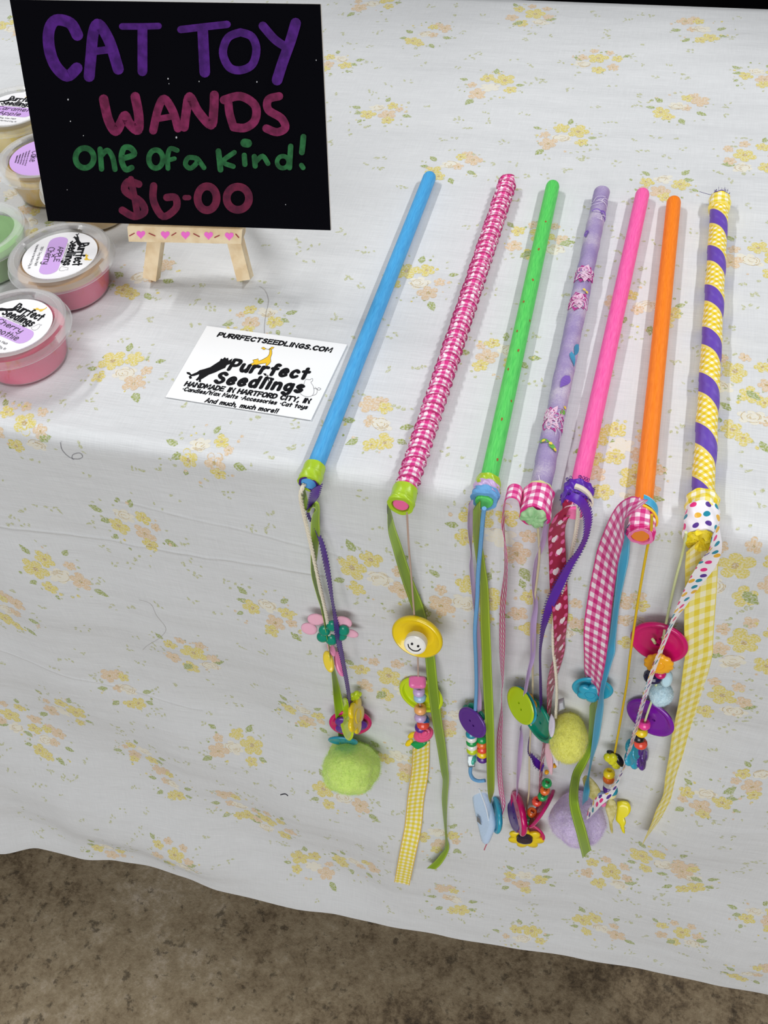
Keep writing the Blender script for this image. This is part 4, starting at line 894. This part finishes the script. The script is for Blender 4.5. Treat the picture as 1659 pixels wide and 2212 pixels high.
button(t, 910, 1500, 102, .62, 118, K['lime'], .005, 2, .0036, .80, label='lime button', hang=26, dish=.0026)
p = H(902, 1474, .013); mb = MB(); k = ppm(p); mb.prism([(x*18.5/k, y*13/k) for x, y in [(math.copysign(abs(math.cos(q))**.45, math.cos(q)), math.copysign(abs(math.sin(q))**.45, math.sin(q))) for q in [2*PI*i/40 for i in range(40)]]], p, imgdir(2), imgdir(2).cross(-UPT), UPT, .0075, 0, .0016); lab(mb.build('cube_bead', plastic('F679B6'), t, 55), 'pink cube bead')
for y, d, c, x in ((1494, 27, 'lilac', 905), (1506, 28, 'lightblue', 907), (1532, 28, 'peach', 908), (1549, 27, 'lilac', 908), (1557, 29, 'blue', 914), (1564, 28, 'coral', 914), (1571, 27, 'purple', 909)): bead(t, x, y, d, K[c], .012 if c not in ('blue',) else .010)
slab(t, 'rose_charm', oval(915, 1586, 44, 32, -20), .013, .8, 110, .0040, plastic('F0588C'), .0012, 'pink rose charm')
for sc_, dx in ((.66, 3), (.36, 5)): slab(t, 'rose_petals', oval(915+dx*.4, 1585, 44*sc_, 32*sc_, -20), .0150+(.66-sc_)*.004, .8, 110, .0016, plastic('F0588C'), .0005)
slab(t, 'leaf_charm', [(886, 1606), (895, 1602), (918, 1601), (922, 1606), (912, 1614), (900, 1617)], .010, .8, 110, .0024, plastic(K['green']), .0005, 'green leaf charm')
for cx, cy, a in ((890, 1588, -30), (884, 1604, -40)): slab(t, 'petal_charm', oval(cx, cy, 20, 12, a), .010, .8, 110, .0024, plastic(K['yellow']), .0004, 'yellow petal charm')
ribbon(t, 'gingham_ribbon', [(910, 1608, 36), (907, 1668, 37), (898, 1727, 36), (892, 1787, 37), (880, 1847, 38), (868, 1909, 39)], .0148, YELGS, .006, 'small yellow gingham ribbon')

# ---- 3: green dowel
W = Wand((1195, 397), (1045, 1087), .0049, 'bright green dowel cat toy wand with small brown chips in its paint')
t = W.t; GD = MB(); mb = GD; rr = random.Random(4)
for px, py in ((1179, 479), (1164, 539), (1151, 605), (1131, 651), (1145, 687), (1117, 715), (1120, 757), (1098, 797), (1105, 863), (1084, 906), (1075, 991)):
    p = T(px, py, .0095); d = p-W.A; v = d.dot(W.a); u = max(-.9, min(.9, d.dot(W.side)/W.r)); th = math.asin(u)
    W.patch(mb, [(th*W.r*1000+rr.uniform(.5, .9)*math.cos(q*1.047), v*1000+rr.uniform(.9, 1.8)*math.sin(q*1.047)) for q in range(6)], W.r+.00008, 2)
W.dowel(dyed('green_stain', '62D866', '47BE55'), M('5FCB6E', .6), mb=GD, extra=[M('9A6230', .8)])
W.band('ribbon_wrap', W.L-.0165, W.L-.0095, .0068, LIMEB, .0003, None, 'lime satin band', 1); W.band('ribbon_wrap', W.L-.0115, W.L-.0055, .0072, LILACB, .0004, None, 'lilac satin band', 2); W.band('yarn_wrap', W.L-.0075, W.L-.0018, .0074, M('6FA9DB', .9, .1, bs=(1500, .8, .0006)), .0004, None, 'fuzzy blue yarn band', 3)
ribbon(t, 'narrow_ribbon', [(1017, 1085, 9, .014), (1016, 1135, 12, .012), (1018, 1190, 3), (1018, 1222, 8), (1023, 1272, 10), (1029, 1329, 9), (1034, 1409, 8), (1031, 1472, 10), (1035, 1508, 10), (1036, 1538, 8, .012)], .0042, LILACR, .009, 'lilac satin ribbon')
ribbon(t, 'satin_ribbon', [(1030, 1092, 15, .013), (1031, 1157, 17), (1040, 1226, 18), (1046, 1272, 18), (1048, 1341, 20), (1051, 1409, 20, .012), (1052, 1443, 20, .014), (1055, 1508, 20, .016), (1059, 1595, 18, .018), (1060, 1660, 17, .018), (1061, 1710, 14, .016), (1062, 1728, 6, .014)], .0068, LIME3, .008, 'lime satin ribbon')
YARN = M('74ACDC', .9, .1, bs=(1800, .8, .0006))
cord(t, 'yarn', [(1046, 1098, .013), (1043, 1120), (1039, 1169), (1033, 1238), (1031, 1295), (1026, 1363), (1028, 1425), (1029, 1487), (1026, 1545)], .0013, YARN, .012, 'blue fuzzy yarn')
cord(t, 'yarn', [(1017, 1655), (1016, 1670), (1022, 1682), (1034, 1687), (1048, 1686)], .0015, YARN, .010, 'blue fuzzy yarn')
flower_charm(t, 1024, 1545, 64, .55, 140, K['emerald'], .009, label='emerald flower charm', hang=50)
button(t, 1021, 1560, 76, .56, 141, K['purple'], .015, 2, .0030, label='purple button', hang=50, dish=.0002)
for i, c in enumerate(('blue', 'white', 'green', 'white', 'lime')): bead(t, 1018+i*.5, 1585+i*8.6, 25, K[c if c != 'blue' else 'teal'], .012)
for i, c in enumerate(('green', 'orange', 'coral', 'yellow', 'purple')): bead(t, 1041+i*.3, 1596+i*10.4, 25, K[c], .010)
slab(t, 'metal_clasp', [(1010, 1632), (1028, 1628), (1026, 1656), (1011, 1657)], .008, .9, 95, .0012, M('9AA3A6', .35, metal=.7), .0002, 'grey metal clasp', False)
bead(t, 1024, 1642, 22, K['aqua'], .011, Vector((1, -.2, .1)).normalized(), .3, 'ring_bead', 'aqua ring bead')
FELT = M('BFD3EC', .95, .1, sheen=.4, bs=(1200, .6, .0006))
slab(t, 'felt_fish', [(1024, 1700), (1034, 1695), (1050, 1712), (1062, 1745), (1069, 1782), (1062, 1806), (1054, 1822), (1044, 1818), (1037, 1790), (1029, 1755), (1023, 1722)], .010, .75, 150, .0050, FELT, .0014, 'pale blue felt fish')
cord(t, 'felt_seam', [(1035, 1704, .0150), (1049, 1742, .0160), (1056, 1775, .0162), (1058, 1805, .0150)], .0006, M('E4EDF8', .9, .1))
cord(t, 'thread', [(1055, 1818), (1050, 1826), (1046, 1836)], .0005, M('C4647A', .7), .010, 'red thread tail')
slab(t, 'sequin_tag', [(1030, 1762), (1037, 1768), (1040, 1782), (1031, 1774)], .016, .7, 150, .0008, M('B9BEC6', .2, metal=.8), .0001, 'silver sequin tag', False)
button(t, 1072, 1760, 80, .22, 176, K['turquoise'], .010, 2, .0046, label='turquoise button seen edge-on', hang=80)

# ---- 4: lilac fabric
W = Wand((1300, 416), (1155, 1112), .0058, 'cat toy wand wrapped in lilac floral fabric with pink gingham at its end')
t = W.t; LFAB = lilacfabric(); mb = MB(); n_ = 110
def rf(v, th): return .0056+.00016*math.sin(th*2+v*90)+.00012*math.sin(v*400+th)+.00022*(((v/.05+th/(2*PI)) % 1) > .5)
r_ = W.sweep(mb, [W.L*i/n_ for i in range(n_+1)], rf, 36)
inn = [W.A+(q-W.A)*.6+W.a*.0005 for q in r_[0]]; mb.grid([r_[0][::-1], inn[::-1]], None, True); mb.fan(inn, W.A+W.a*.001, 0, True, True)
rr = random.Random(9); rp_ = .00618
def pet(u, v, l, wd, a, mi, r=rp_):
    W.patch(mb, [(u+x*math.cos(a)-y*math.sin(a), v+x*math.sin(a)+y*math.cos(a)) for x, y in [(l*q/6, wd*math.sin(PI*(q/6)**.7)) for q in range(7)]+[(l*q/6, -wd*math.sin(PI*(q/6)**.7)) for q in range(5, 0, -1)]], r+rr.uniform(0, .0001), mi+1)
for v in (100, 128):
    for a in (-2.6, -1.9, -1.1, -.5, .3, 1.0, 1.7, 2.4, 3.1): pet(0, v, rr.uniform(8, 11), 3.3, a, 0)
    for a in (-2.2, -1.4, -.7, .6, 1.4, 2.2): pet(0, v, rr.uniform(7, 10), 2.4, a, 1, rp_+.0001)
for a in (-2.9, -2.3, -1.6, -.9, -.2, .5, 1.1, 1.7): pet(-3, 233, rr.uniform(9, 13), 3.3, a, 0)
for a in (-2.6, -1.9, -1.2, -.5, .2, .8, 1.4): pet(-3, 233, rr.uniform(9, 11), 2.1, a, 1, rp_+.0001)
for u, v, l, wd, a, m_ in ((4, 196, 13, 2.6, 1.9, 2), (6, 166, 12, 2.2, 1.7, 3), (2, 176, 11, 2.0, 1.2, 3), (-5, 52, 8, 2, 1.5, 2), (2, 30, 9, 3, .3, 2), (-4, 30, 9, 2, .2, 2), (6, 224, 6, 1.6, 2.2, 4), (-6, 250, 7, 1.6, .3, 4), (0, 253, 7, 1.6, .6, 4), (2, 296, 8, 1.6, .2, 2)): pet(u, v, l, wd, a, m_)
for u, v in ((5, 222), (-3, 251), (1, 253), (4, 256), (2, 117), (4, 118)):
    W.patch(mb, [(u+1.1*math.cos(q), v+1.1*math.sin(q)) for q in range(6)], rp_+.0003, 6)
fw = lambda u, v: W.at(v/1000, u/1000/W.r, rp_+.00035)
for i in range(46):
    v = rr.choice((102, 130, 233, 110, 124, 228, 240, 40, 20, 283)); u = rr.uniform(-5, 5); a = rr.uniform(0, 6.3); l = rr.uniform(4, 11)
    stroke(mb, spline([(u, v), (u+l*.5*math.cos(a), v+l*.5*math.sin(a)), (u+l*math.cos(a+.5), v+l*math.sin(a+.5))], 5), .28, fw, 7, W.up)
mb.build('fabric_wrap', [LFAB, M('B0368A', .75), M('E3BED6', .75), M('7A58B4', .75), M('3E93B8', .75), M('6FB04A', .75), M('E8CE4A', .7), M('EFE6F2', .7)], t, 0)
W.band('fabric_collar', W.L-.0190, W.L-.0135, .0066, M('DDE39A', .7), .0003, None, 'pale green fabric collar', 4)
W.band('gingham_wrap', W.L-.0155, W.L+.0015, .0083, PINKGB, .00035, None, 'pink gingham ribbon wrap', 6)
mb = MB(); rings = []
for q, h in ((.0079, -.0016), (.0066, .0002), (.0042, .0009), (.002, .0005)): rings.append([W.B+W.a*(h+.0026+.0012*math.sin(3*2*PI*j/40+q*900)*(q/.008)+.0005*math.sin(9*2*PI*j/40))+(W.side*math.sin(2*PI*j/40)+W.up*math.cos(2*PI*j/40))*q for j in range(40)])
mb.grid(rings, None, True); mb.fan(rings[-1], W.B+W.a*.0036); lab(mb.build('folded_fabric_end', M('A8CE9C', .75, var=('8BBF86', 300)), t, 0), 'folded green fabric end')
e = W.at(W.L-.0075, 0, 0)
lp = [(e+W.side*x*.001+Vector((0, 0, z*.001))) for x, z in ((-8.0, -3), (-8.4, 1), (-8.9, 4.5), (-10.2, 7.2), (-12.6, 8.2), (-15.0, 7.2), (-16.8, 4), (-17.4, -2), (-17.7, -10), (-17.8, -18))]
tail = [(1092, 1180), (1092, 1249), (1086, 1306), (1085, 1364), (1084, 1419), (1084, 1465), (1084, 1491), (1084, 1541), (1079, 1595), (1078, 1639), (1081, 1693), (1085, 1725), (1084, 1747), (1083, 1764)]
wid = [.75, .75, .6, .5, .6, .8, 1.2, .9, .55, .5, .35, .3, .9, 1.2]
P_ = lp + [H(x, y, .010) for x, y in tail]; wv = [W.a]*len(lp) + [(Vector((math.cos(a_*1.0), -math.sin(a_*1.0), 0))*1.0) for a_ in [1.25, 1.25, 1.15, 1.05, 1.1, 1.25, 1.45, 1.3, 1.1, 1.05, .95, .9, 1.3, 1.5]]
Q_ = spline([tuple(p)+tuple(v) for p, v in zip(P_, wv)], 6); mb = MB(); strip(mb, [Vector(q[:3]) for q in Q_], [Vector(q[3:]).normalized() for q in Q_], .0100); lab(mb.build('gingham_ribbon', PINKGS, t, 0), 'pink gingham ribbon hanging edge-on')
ribbon(t, 'narrow_ribbon', [(1182, 1125, 11, .014), (1178, 1145, 11, .012), (1171, 1180, 10, .010), (1158, 1215, 7, .009), (1153, 1260, 8), (1157, 1306, 9), (1152, 1352, 13), (1151, 1415, 10), (1142, 1454, 7, .014), (1134, 1500, 6, .020)], .0046, LILACR, .008, 'lilac satin ribbon')
ribbon(t, 'narrow_ribbon', [(1125, 1572, 3, .012), (1125, 1606, 9), (1122, 1650, 9), (1118, 1693, 4), (1117, 1722, 3)], .0046, LILACR, .009, 'lilac satin ribbon')
cord(t, 'string', [(1162, 1140, .013), (1165, 1203, .010), (1155, 1295), (1150, 1386), (1151, 1465), (1149, 1530), (1144, 1617), (1143, 1704), (1138, 1747), (1137, 1795)], .0007, STRING, .007, 'cream twine')
button(t, 1162, 1553, 112, .40, 152, K['emerald'], .010, 2, .0044, .82, 'emerald green button', 60, .0026)
flower_charm(t, 1145, 1517, 46, .4, 155, K['gold'], .012, label='golden flower charm', hang=62)
button(t, 1132, 1523, 86, .52, 156, K['turquoise'], .014, 2, .0022, label='turquoise button', hang=65); button(t, 1125, 1524, 87, .54, 156, 'B8D61C', .0185, 2, .0024, label='lime green button', hang=65, dish=.0002)
button(t, 1112, 1760, 74, .34, 172, K['purple'], .010, 2, .0026, label='purple button seen edge-on', hang=85, dish=.0003); button(t, 1122, 1757, 96, .18, 170, K['magenta'], .014, 2, .0056, label='magenta button seen edge-on', hang=80)
button(t, 1150, 1795, 62, .4, 120, K['magenta'], .008, 2, .0026, label='magenta button under the sunflower')
flower_charm(t, 1136, 1811, 80, .46, 92, K['yellow'], .013, 7, .34, .0026, None, 0, 'yellow sunflower charm'); p = H(1133, 1813, .0165); n = facing(p, .5, 92); mb = MB(); r = 18/ppm(p); mb.lathe([(r, -.001), (r*.95, .001), (r*.6, .002), (0, .0022)], p, n, 28); lab(mb.build('sunflower_centre', plastic('2A1B30'), t), 'dark purple sunflower centre')

# ---- 5: pink dowel
W = Wand((1389, 414), (1238, 1111), .0049, 'hot pink dowel cat toy wand with purple ruffle and red heart ribbon')
t = W.t; W.dowel(dyed('pink_stain', 'FF6FB4', 'F452A4'), M('F57FB4', .6))
W.band('ruffle_wrap', W.L-.0195, W.L-.0085, .0076, M('5A22B0', .4, bs=(900, .5, .0006)), .0007, None, 'purple gathered picot wrap', 8)
mp = MB(); rr = random.Random(2)
for i in range(34):
    th = rr.uniform(-1.9, 1.9); v = rr.choice((W.L-.0192, W.L-.0088)); c = W.at(v, th, .0073); dd = (W.at(v, th, .009)-c).normalized()*.0009-W.a*(.0008 if v < W.L-.015 else -.0004)
    sd = (W.at(v, th+.1, .007)-c).normalized(); mp.tube([c+dd*(.5*(1-math.cos(2*PI*q/8)))*1.5+sd*(.0007*math.sin(2*PI*q/8)) for q in range(9)], .00017, 4, 0, False)
mp.build('picot_loops', PICOT, t)
W.band('ribbon_wrap', W.L-.0105, W.L-.0012, .0062, HEART, .0004, None, 'red heart ribbon band', 5)
c0 = [(W.at(W.L-.013+.004*q/8, -.2+1.9*q/8, .0078)) for q in range(9)]; mb = MB(); mb.tube(c0, .0017, 8); lab(mb.build('cotton_cord', TWINE, t), 'cream cord turned round the wand')
ribbon(t, 'heart_ribbon', [(1226, 1108, 18, .010), (1213, 1118, 26, .013), (1203, 1148, 34, .011), (1204, 1203, 36), (1207, 1272, 37), (1211, 1329, 32), (1210, 1386, 22), (1207, 1415, 20), (1194, 1465, 18), (1189, 1504, 11), (1186, 1541, 6), (1177, 1606, 7), (1170, 1660, 6), (1166, 1724, 5)], .0116, HEART, .008, 'dark red ribbon with hearts and dots')
cord(t, 'cotton_cord', [(1250, 1092, .017), (1247, 1130, .010), (1238, 1180, .007), (1222, 1250, .006), (1198, 1335, .006), (1195, 1395, .011), (1201, 1454, .014), (1203, 1498, .014), (1200, 1552, .013)], .0011, TWINE, label='cream cotton cord', ply=3)
ribbon(t, 'picot_ribbon', [(1214, 1078, 10, .020), (1222, 1070, 16, .020), (1238, 1074, 19, .022), (1258, 1088, 19, .022), (1270, 1118, 15, .018), (1266, 1157, 9, .016), (1251, 1190, 9, .015), (1230, 1222, 14, .015), (1207, 1267, 18, .014), (1189, 1306, 17, .013), (1178, 1341, 12), (1171, 1375, 6), (1167, 1419, 3), (1168, 1487, 4), (1169, 1530, 4)], .0058, PURPR, .012, 'purple picot ribbon', 1, 6, PICOT)
ribbon(t, 'picot_ribbon', [(1145, 1590, 3), (1142, 1620, 3), (1150, 1636, 7), (1160, 1649, 15), (1174, 1660, 13)], .0058, PURPR, .007, 'purple ribbon tail', 1, 6, PICOT)
slab(t, 'bell_cap', [(1206, 1512), (1218, 1508), (1221, 1530), (1206, 1536)], .010, .9, 95, .0050, M('A9AAB0', .4), .0006, 'grey plastic cap', False)
pompom(t, 1228, 1594, 42, 58, 'FCFB80', .017, 6500, 7, 'fluffy yellow pompom', .06)
FAB = M('DCD5E4', .8, .1, bs=(900, .5, .0005)); FABP = M('EDC0CC', .8, .1)
slab(t, 'fabric_leaf', [(1191, 1542), (1198, 1556), (1197, 1582), (1191, 1593), (1186, 1578), (1187, 1556)], .022, .8, 170, .0014, FAB, .0004, 'white fabric leaf')
slab(t, 'fabric_leaf', [(1182, 1600), (1190, 1607), (1194, 1640), (1192, 1674), (1184, 1655), (1178, 1622)], .021, .8, 170, .0014, FABP, .0004, 'pink fabric leaf')
slab(t, 'fabric_leaf', [(1190, 1594), (1200, 1612), (1207, 1648), (1202, 1654), (1193, 1632), (1188, 1610)], .024, .8, 10, .0014, FAB, .0004, 'white fabric leaf')
for x, y in ((1198, 1654), (1181, 1668)): slab(t, 'petal_charm', oval(x, y, 10, 9), .018, .8, 100, .003, plastic(K['gold']), .0004, 'small yellow charm')
button(t, 1171, 1744, 104, .14, 214, 'C8186F', .010, 2, .0034, label='magenta button seen edge-on', hang=118)
ax = (H(1182, 1690, .012)-H(1138, 1772, .012)).normalized()
for x, y, c in ((1181, 1692, 'green'), (1177, 1707, 'orange'), (1172, 1720, 'green'), (1160, 1731, 'coral'), (1149, 1755, 'orange'), (1139, 1771, 'green')): bead(t, x, y, 22, K[c], .014, ax, .75)

# ---- 6: orange dowel
W = Wand((1456, 431), (1383, 1158), .0049, 'orange dowel cat toy wand with wide pink gingham ribbon at its end')
t = W.t; W.dowel(dyed('orange_stain', 'FF8A1C', 'F07A0E'), M('E8862E', .5))
W.band('gingham_wrap', W.L-.0150, W.L-.0012, .0069, PINKGB, .0003, None, 'pink gingham band', 3)
for q in range(3): W.band('gingham_wrap', W.L-.0050+q*.001, W.L+.0006-q*.0008, .0064+.0005*q, PINKGB, .0003, None, 'rolled gingham edge', 10+q)
for q, (m_, nm) in enumerate(((BLUER, 'blue ribbon fold'), (M('F2C81E', .6), 'yellow cord turn'))):
    c0 = [W.at(W.L-.0190+.0045*q+.0050*i/10, -.1+1.9*i/10, .0078) for i in range(11)]; mb = MB()
    if q == 0: strip(mb, c0, [W.a]*11, .0058)
    else: mb.tube(c0, .0007, 6)
    lab(mb.build('wrapped_end', m_, t, 0), nm)
ribbon(t, 'gingham_ribbon', [(1394, 1078, 6, .017), (1378, 1088, 20, .019), (1356, 1102, 28, .019), (1338, 1130, 42, .014), (1316, 1192, 49, .010), (1306, 1238, 50), (1295, 1306, 53), (1288, 1364, 54), (1284, 1419, 47), (1281, 1450, 40), (1279, 1484, 32)], .0165, PINKG, .009, 'wide pink gingham ribbon', -1)
ribbon(t, 'satin_ribbon', [(1356, 1140, 9, .012), (1348, 1203, 20), (1341, 1249, 17), (1332, 1306, 12), (1322, 1386, 14), (1318, 1412, 19), (1312, 1440, 14), (1300, 1497, 8, .016), (1295, 1536, 15, .013), (1286, 1601, 13), (1277, 1646, 4), (1271, 1678, 4, .014), (1267, 1709, 13, .024), (1264, 1734, 10, .024)], .0064, BLUER, .007, 'sky blue satin ribbon')
button(t, 1280, 1487, 88, .52, 95, K['turquoise'], .008, 2, .0026, label='turquoise button'); flower_charm(t, 1275, 1497, 60, .6, 95, K['turquoise'], .0125, label='turquoise flower charm')
ribbon(t, 'satin_ribbon', [(1282, 1515, 15, .008), (1279, 1575, 13, .008), (1275, 1612, 13, .009), (1258, 1649, 17, .014), (1244, 1680, 18, .026), (1240, 1735, 20, .050), (1256, 1798, 22, .053), (1268, 1845, 22, .046)], .0090, LIME, .010, 'lime satin ribbon')
pompom(t, 1250, 1772, 62, 62, 'E5D3FB', None, 9000, 11, 'fluffy lilac pompom')
cord(t, 'yellow_cord', [(1408, 1112, .016), (1406, 1150, .012), (1397, 1190, .009), (1377, 1306), (1361, 1418), (1353, 1483), (1327, 1632)], .00075, M('E2BC1C', .6), .009, 'thin yellow cord')
for dx, dy in ((0, 0), (9, 9), (16, 3), (-7, -6), (4, -6)): slab(t, 'petal_charm', oval(1321+dx, 1643+dy, 22, 15, 35), .012, .7, 110, .0034, plastic('D9D522'), .0008, 'yellow petal charm')
slab(t, 'black_charm', oval(1338, 1642, 14, 32, -25), .012, .8, 20, .0030, plastic(K['black']), .0006, 'black oval charm'); slab(t, 'black_charm', oval(1319, 1626, 18, 9, 20), .009, .8, 100, .0026, plastic(K['black']), .0006, 'black oval charm')
for y, c, x in ((1671, 'yellow', 1316), (1682, 'orange', 1315), (1692, 'white', 1316), (1703, 'purple', 1315), (1707, 'teal', 1322), (1714, 'cream', 1319)): bead(t, x, y, 26, K[c], .013)
OLV = M('B9AE5C', .6, .3, bs=(700, .5, .0005), var=('D8CF96', 260))
slab(t, 'gold_leaf', [(1258, 1682), (1266, 1675), (1280, 1684), (1294, 1702), (1300, 1722), (1284, 1729), (1270, 1718), (1262, 1700)], .016, .8, 100, .0014, OLV, .0006, 'gold fabric leaf')
slab(t, 'gold_leaf', [(1316, 1724), (1328, 1730), (1333, 1746), (1328, 1764), (1323, 1778), (1324, 1798), (1319, 1796), (1314, 1768), (1308, 1745)], .016, .8, 80, .0014, OLV, .0006, 'gold fabric leaf')
p = H(1299, 1717, .018); mb = MB(); r = 9/ppm(p); mb.lathe([(r*math.sin(PI*q/12), -r*math.cos(PI*q/12)) for q in range(13)], p, UPT, 20); lab(mb.build('pearl_bead', plastic('A9BCE6'), t, 0), 'light blue pearl')
YB = plastic('F0E21E')
slab(t, 'plastic_butterfly', [(1333, 1732), (1345, 1730), (1358, 1734), (1363, 1748), (1357, 1760), (1349, 1763), (1352, 1776), (1349, 1784), (1346, 1790), (1350, 1800), (1344, 1796), (1338, 1780), (1330, 1770), (1332, 1752)], .010, .85, 100, .0022, YB, .0008, 'yellow plastic butterfly'); slab(t, 'pink_charm', oval(1304, 1738, 12, 9, -20), .018, .8, 100, .002, plastic(K['pink']), .0004, 'pink charm')

# ---- 7: purple and yellow gingham spiral
W = Wand((1555, 430), (1513, 1164), .0056, 'cat toy wand with purple and yellow gingham ribbons spiralling round it')
t = W.t; mb = MB(); n_ = 300
def rf(v, th):
    ph = (v/.0412-th/(2*PI)+.20) % 1
    return .0056+.0006*(1 if .58 < ph < .97 else .4)+.00008*math.sin(th*3+v*200)
SPM = spiralwrap(41.2, 2*PI*5.6)
r_ = W.sweep(mb, [W.L*i/n_ for i in range(n_+1)], rf, 48); mb.fan(r_[0], W.A-W.a*.001, 0, True, True); mb.build('spiral_wrap', SPM, t, 0)
W.band('gingham_cap', .001, .013, .0072, YELGB, .0003, None, 'yellow gingham cap at the far end', 3); W.band('frayed_edge', -.002, .0026, .0060, M('55399A', .8), .0004, None, 'frayed purple edge', 4)
mp = MB(); rr = random.Random(3)
for i in range(22):
    th = rr.uniform(-1.7, 1.7); c = W.at(-.0015, th, .0058); mp.tube([c, c-W.a*.0012+W.up*.0006, c-W.a*rr.uniform(.0015, .003)+W.side*rr.uniform(-.001, .001)+W.up*rr.uniform(0, .0015)], .00013, 4)
c = W.at(-.001, -1.2, .0058); mp.tube([c, c-W.side*.004-W.a*.001, c-W.side*.009-W.a*.003], .00016, 4); mp.build('loose_threads', M('3E2C70', .8), t)
W.band('gingham_wrap', W.L-.0270, W.L-.0150, .0083, YELGB, .0005, None, 'yellow gingham ribbon wrap', 6)
W.band('polka_wrap', W.L-.0190, W.L+.0002, .0087, POLKA, .0004, None, 'polka dot ribbon wrap', 9)
mb = MB(); rings = []
for q, h in ((.0084, -.0012), (.0070, .0002), (.0048, .0012), (.0024, .0003)): rings.append([W.B+W.a*(h+.0018+.0010*math.sin(4*2*PI*j/40+q*1300)+.0006*math.sin(9*2*PI*j/40+q*700))+(W.side*math.sin(2*PI*j/40)+W.up*math.cos(2*PI*j/40))*q for j in range(40)])
mb.grid(rings, None, True); mb.fan(rings[-1], W.B+W.a*.0012); lab(mb.build('folded_fabric_end', M('F0DA24', .55, var=('D9C01A', 400)), t, 20), 'crumpled yellow fabric end')
ribbon(t, 'gingham_ribbon', [(1512, 1168, 62, .012), (1515, 1200, 68, .009), (1515, 1249, 66), (1511, 1340, 62), (1510, 1400, 57), (1507, 1431, 54), (1492, 1510, 44), (1476, 1575, 39), (1465, 1628, 33), (1455, 1670, 27), (1447, 1706, 21), (1436, 1738, 24), (1421, 1772, 15), (1401, 1806, 3)], .0190, YELG, .005, 'wide yellow gingham ribbon')
cord(t, 'string', [(1482, 1150, .014), (1478, 1180, .012), (1460, 1249), (1439, 1345), (1432, 1384, .013), (1425, 1440, .014), (1412, 1500, .010), (1397, 1546, .014), (1390, 1570, .014), (1380, 1610, .012)], .00075, M('D5DDA8', .8, .1), .008, 'pale green twine')
button(t, 1424, 1386, 124, .64, 106, K['magenta'], .009, 4, .0042, .70, 'large magenta button', 16, .0018)
for x, y in ((1412, 1384), (1434, 1380)): cord(t, 'string', [(x-3, y-4, .0125), (x, y, .0135), (x+3, y+5, .0125)], .0009, M('D5DDA8', .8, .1))
bead(t, 1411, 1461, 42, K['navy'], .012, None, .5, 'barrel_bead'); bead(t, 1426, 1455, 26, K['magenta'], .012)
flower_charm(t, 1423, 1434, 64, .62, 98, K['gold'], .017, 12, .12, .0028, None, 8, 'golden scalloped charm')
slab(t, 'blue_charm', oval(1440, 1466, 26, 34, 10), .010, .8, 100, .004, M('BFE0EC', .9, .1, sheen=.4), .001, 'pale blue tuft'); pompom(t, 1428, 1498, 27, 29, 'D2EEFC', .013, 3000, 5, 'small light blue pompom', .06)
button(t, 1405, 1549, 110, .55, 122, '7A16A6', .009, 2, .0036, .72, 'purple button', 32, .0016)
for x, y, c, d in ((1392, 1565, 'hotpink', 27), (1386, 1581, 'yellow', 27), (1380, 1594, 'black', 24), (1384, 1606, 'coral', 29)): bead(t, x, y, d, K[c], .016)
flower_charm(t, 1386, 1632, 66, .36, 8, K['purple'], .009, label='purple flower charm', hang=75); flower_charm(t, 1370, 1624, 78, .48, 12, K['turquoise'], .0125, label='turquoise flower charm', hang=75)
ribbon(t, 'polka_ribbon', [(1545, 1148, 16, .022), (1544, 1180, 24, .021), (1536, 1204, 32, .019), (1524, 1226, 33, .018), (1497, 1267, 25, .018), (1471, 1313, 15, .018), (1451, 1350, 7, .019), (1430, 1398, 8, .022), (1408, 1457, 9, .025), (1387, 1525, 8, .024), (1366, 1601, 7, .022), (1345, 1664, 4, .020), (1319, 1712, 11, .026), (1292, 1733, 19, .034), (1270, 1758, 12, .050)], .0096, POLKA, .018, 'white polka dot ribbon')

# ------------------------------------------------------------------ stray threads on the cloth
def stray(pts, col, r, label, on_top):
    mb = MB(); P = [T(x, y, .0003) if on_top else H(x, y, .0005) for x, y in spline(pts, 6)]; mb.tube(P, r, 5)
    o = mb.build('loose_thread', M(col, .8)); tag(o, label, 'thread')
stray([(130, 955), (134, 972), (150, 988), (168, 992), (178, 987), (172, 979), (158, 982), (155, 990), (160, 993)], '8A8A90', .00016, 'curled grey thread on the cloth just below the table edge at left', False)
stray([(300, 1296), (325, 1305), (338, 1330), (358, 1358), (345, 1378), (318, 1395), (308, 1405)], 'B9B6B0', .00010, 'long pale hair lying on the hanging cloth, lower left', False)
stray([(446, 1791), (452, 1802), (462, 1796), (474, 1789), (488, 1793), (500, 1797)], '4A4650', .00045, 'short dark thread near the cloth hem', False)
stray([(606, 1717), (616, 1715), (622, 1719)], '3C3A44', .0005, 'tiny dark lint left of the lime pompom', False)
stray([(560, 618), (573, 628), (580, 650), (574, 680), (571, 712), (574, 740)], 'A19D98', .00010, 'fine dark hair on the cloth above the business card', True)
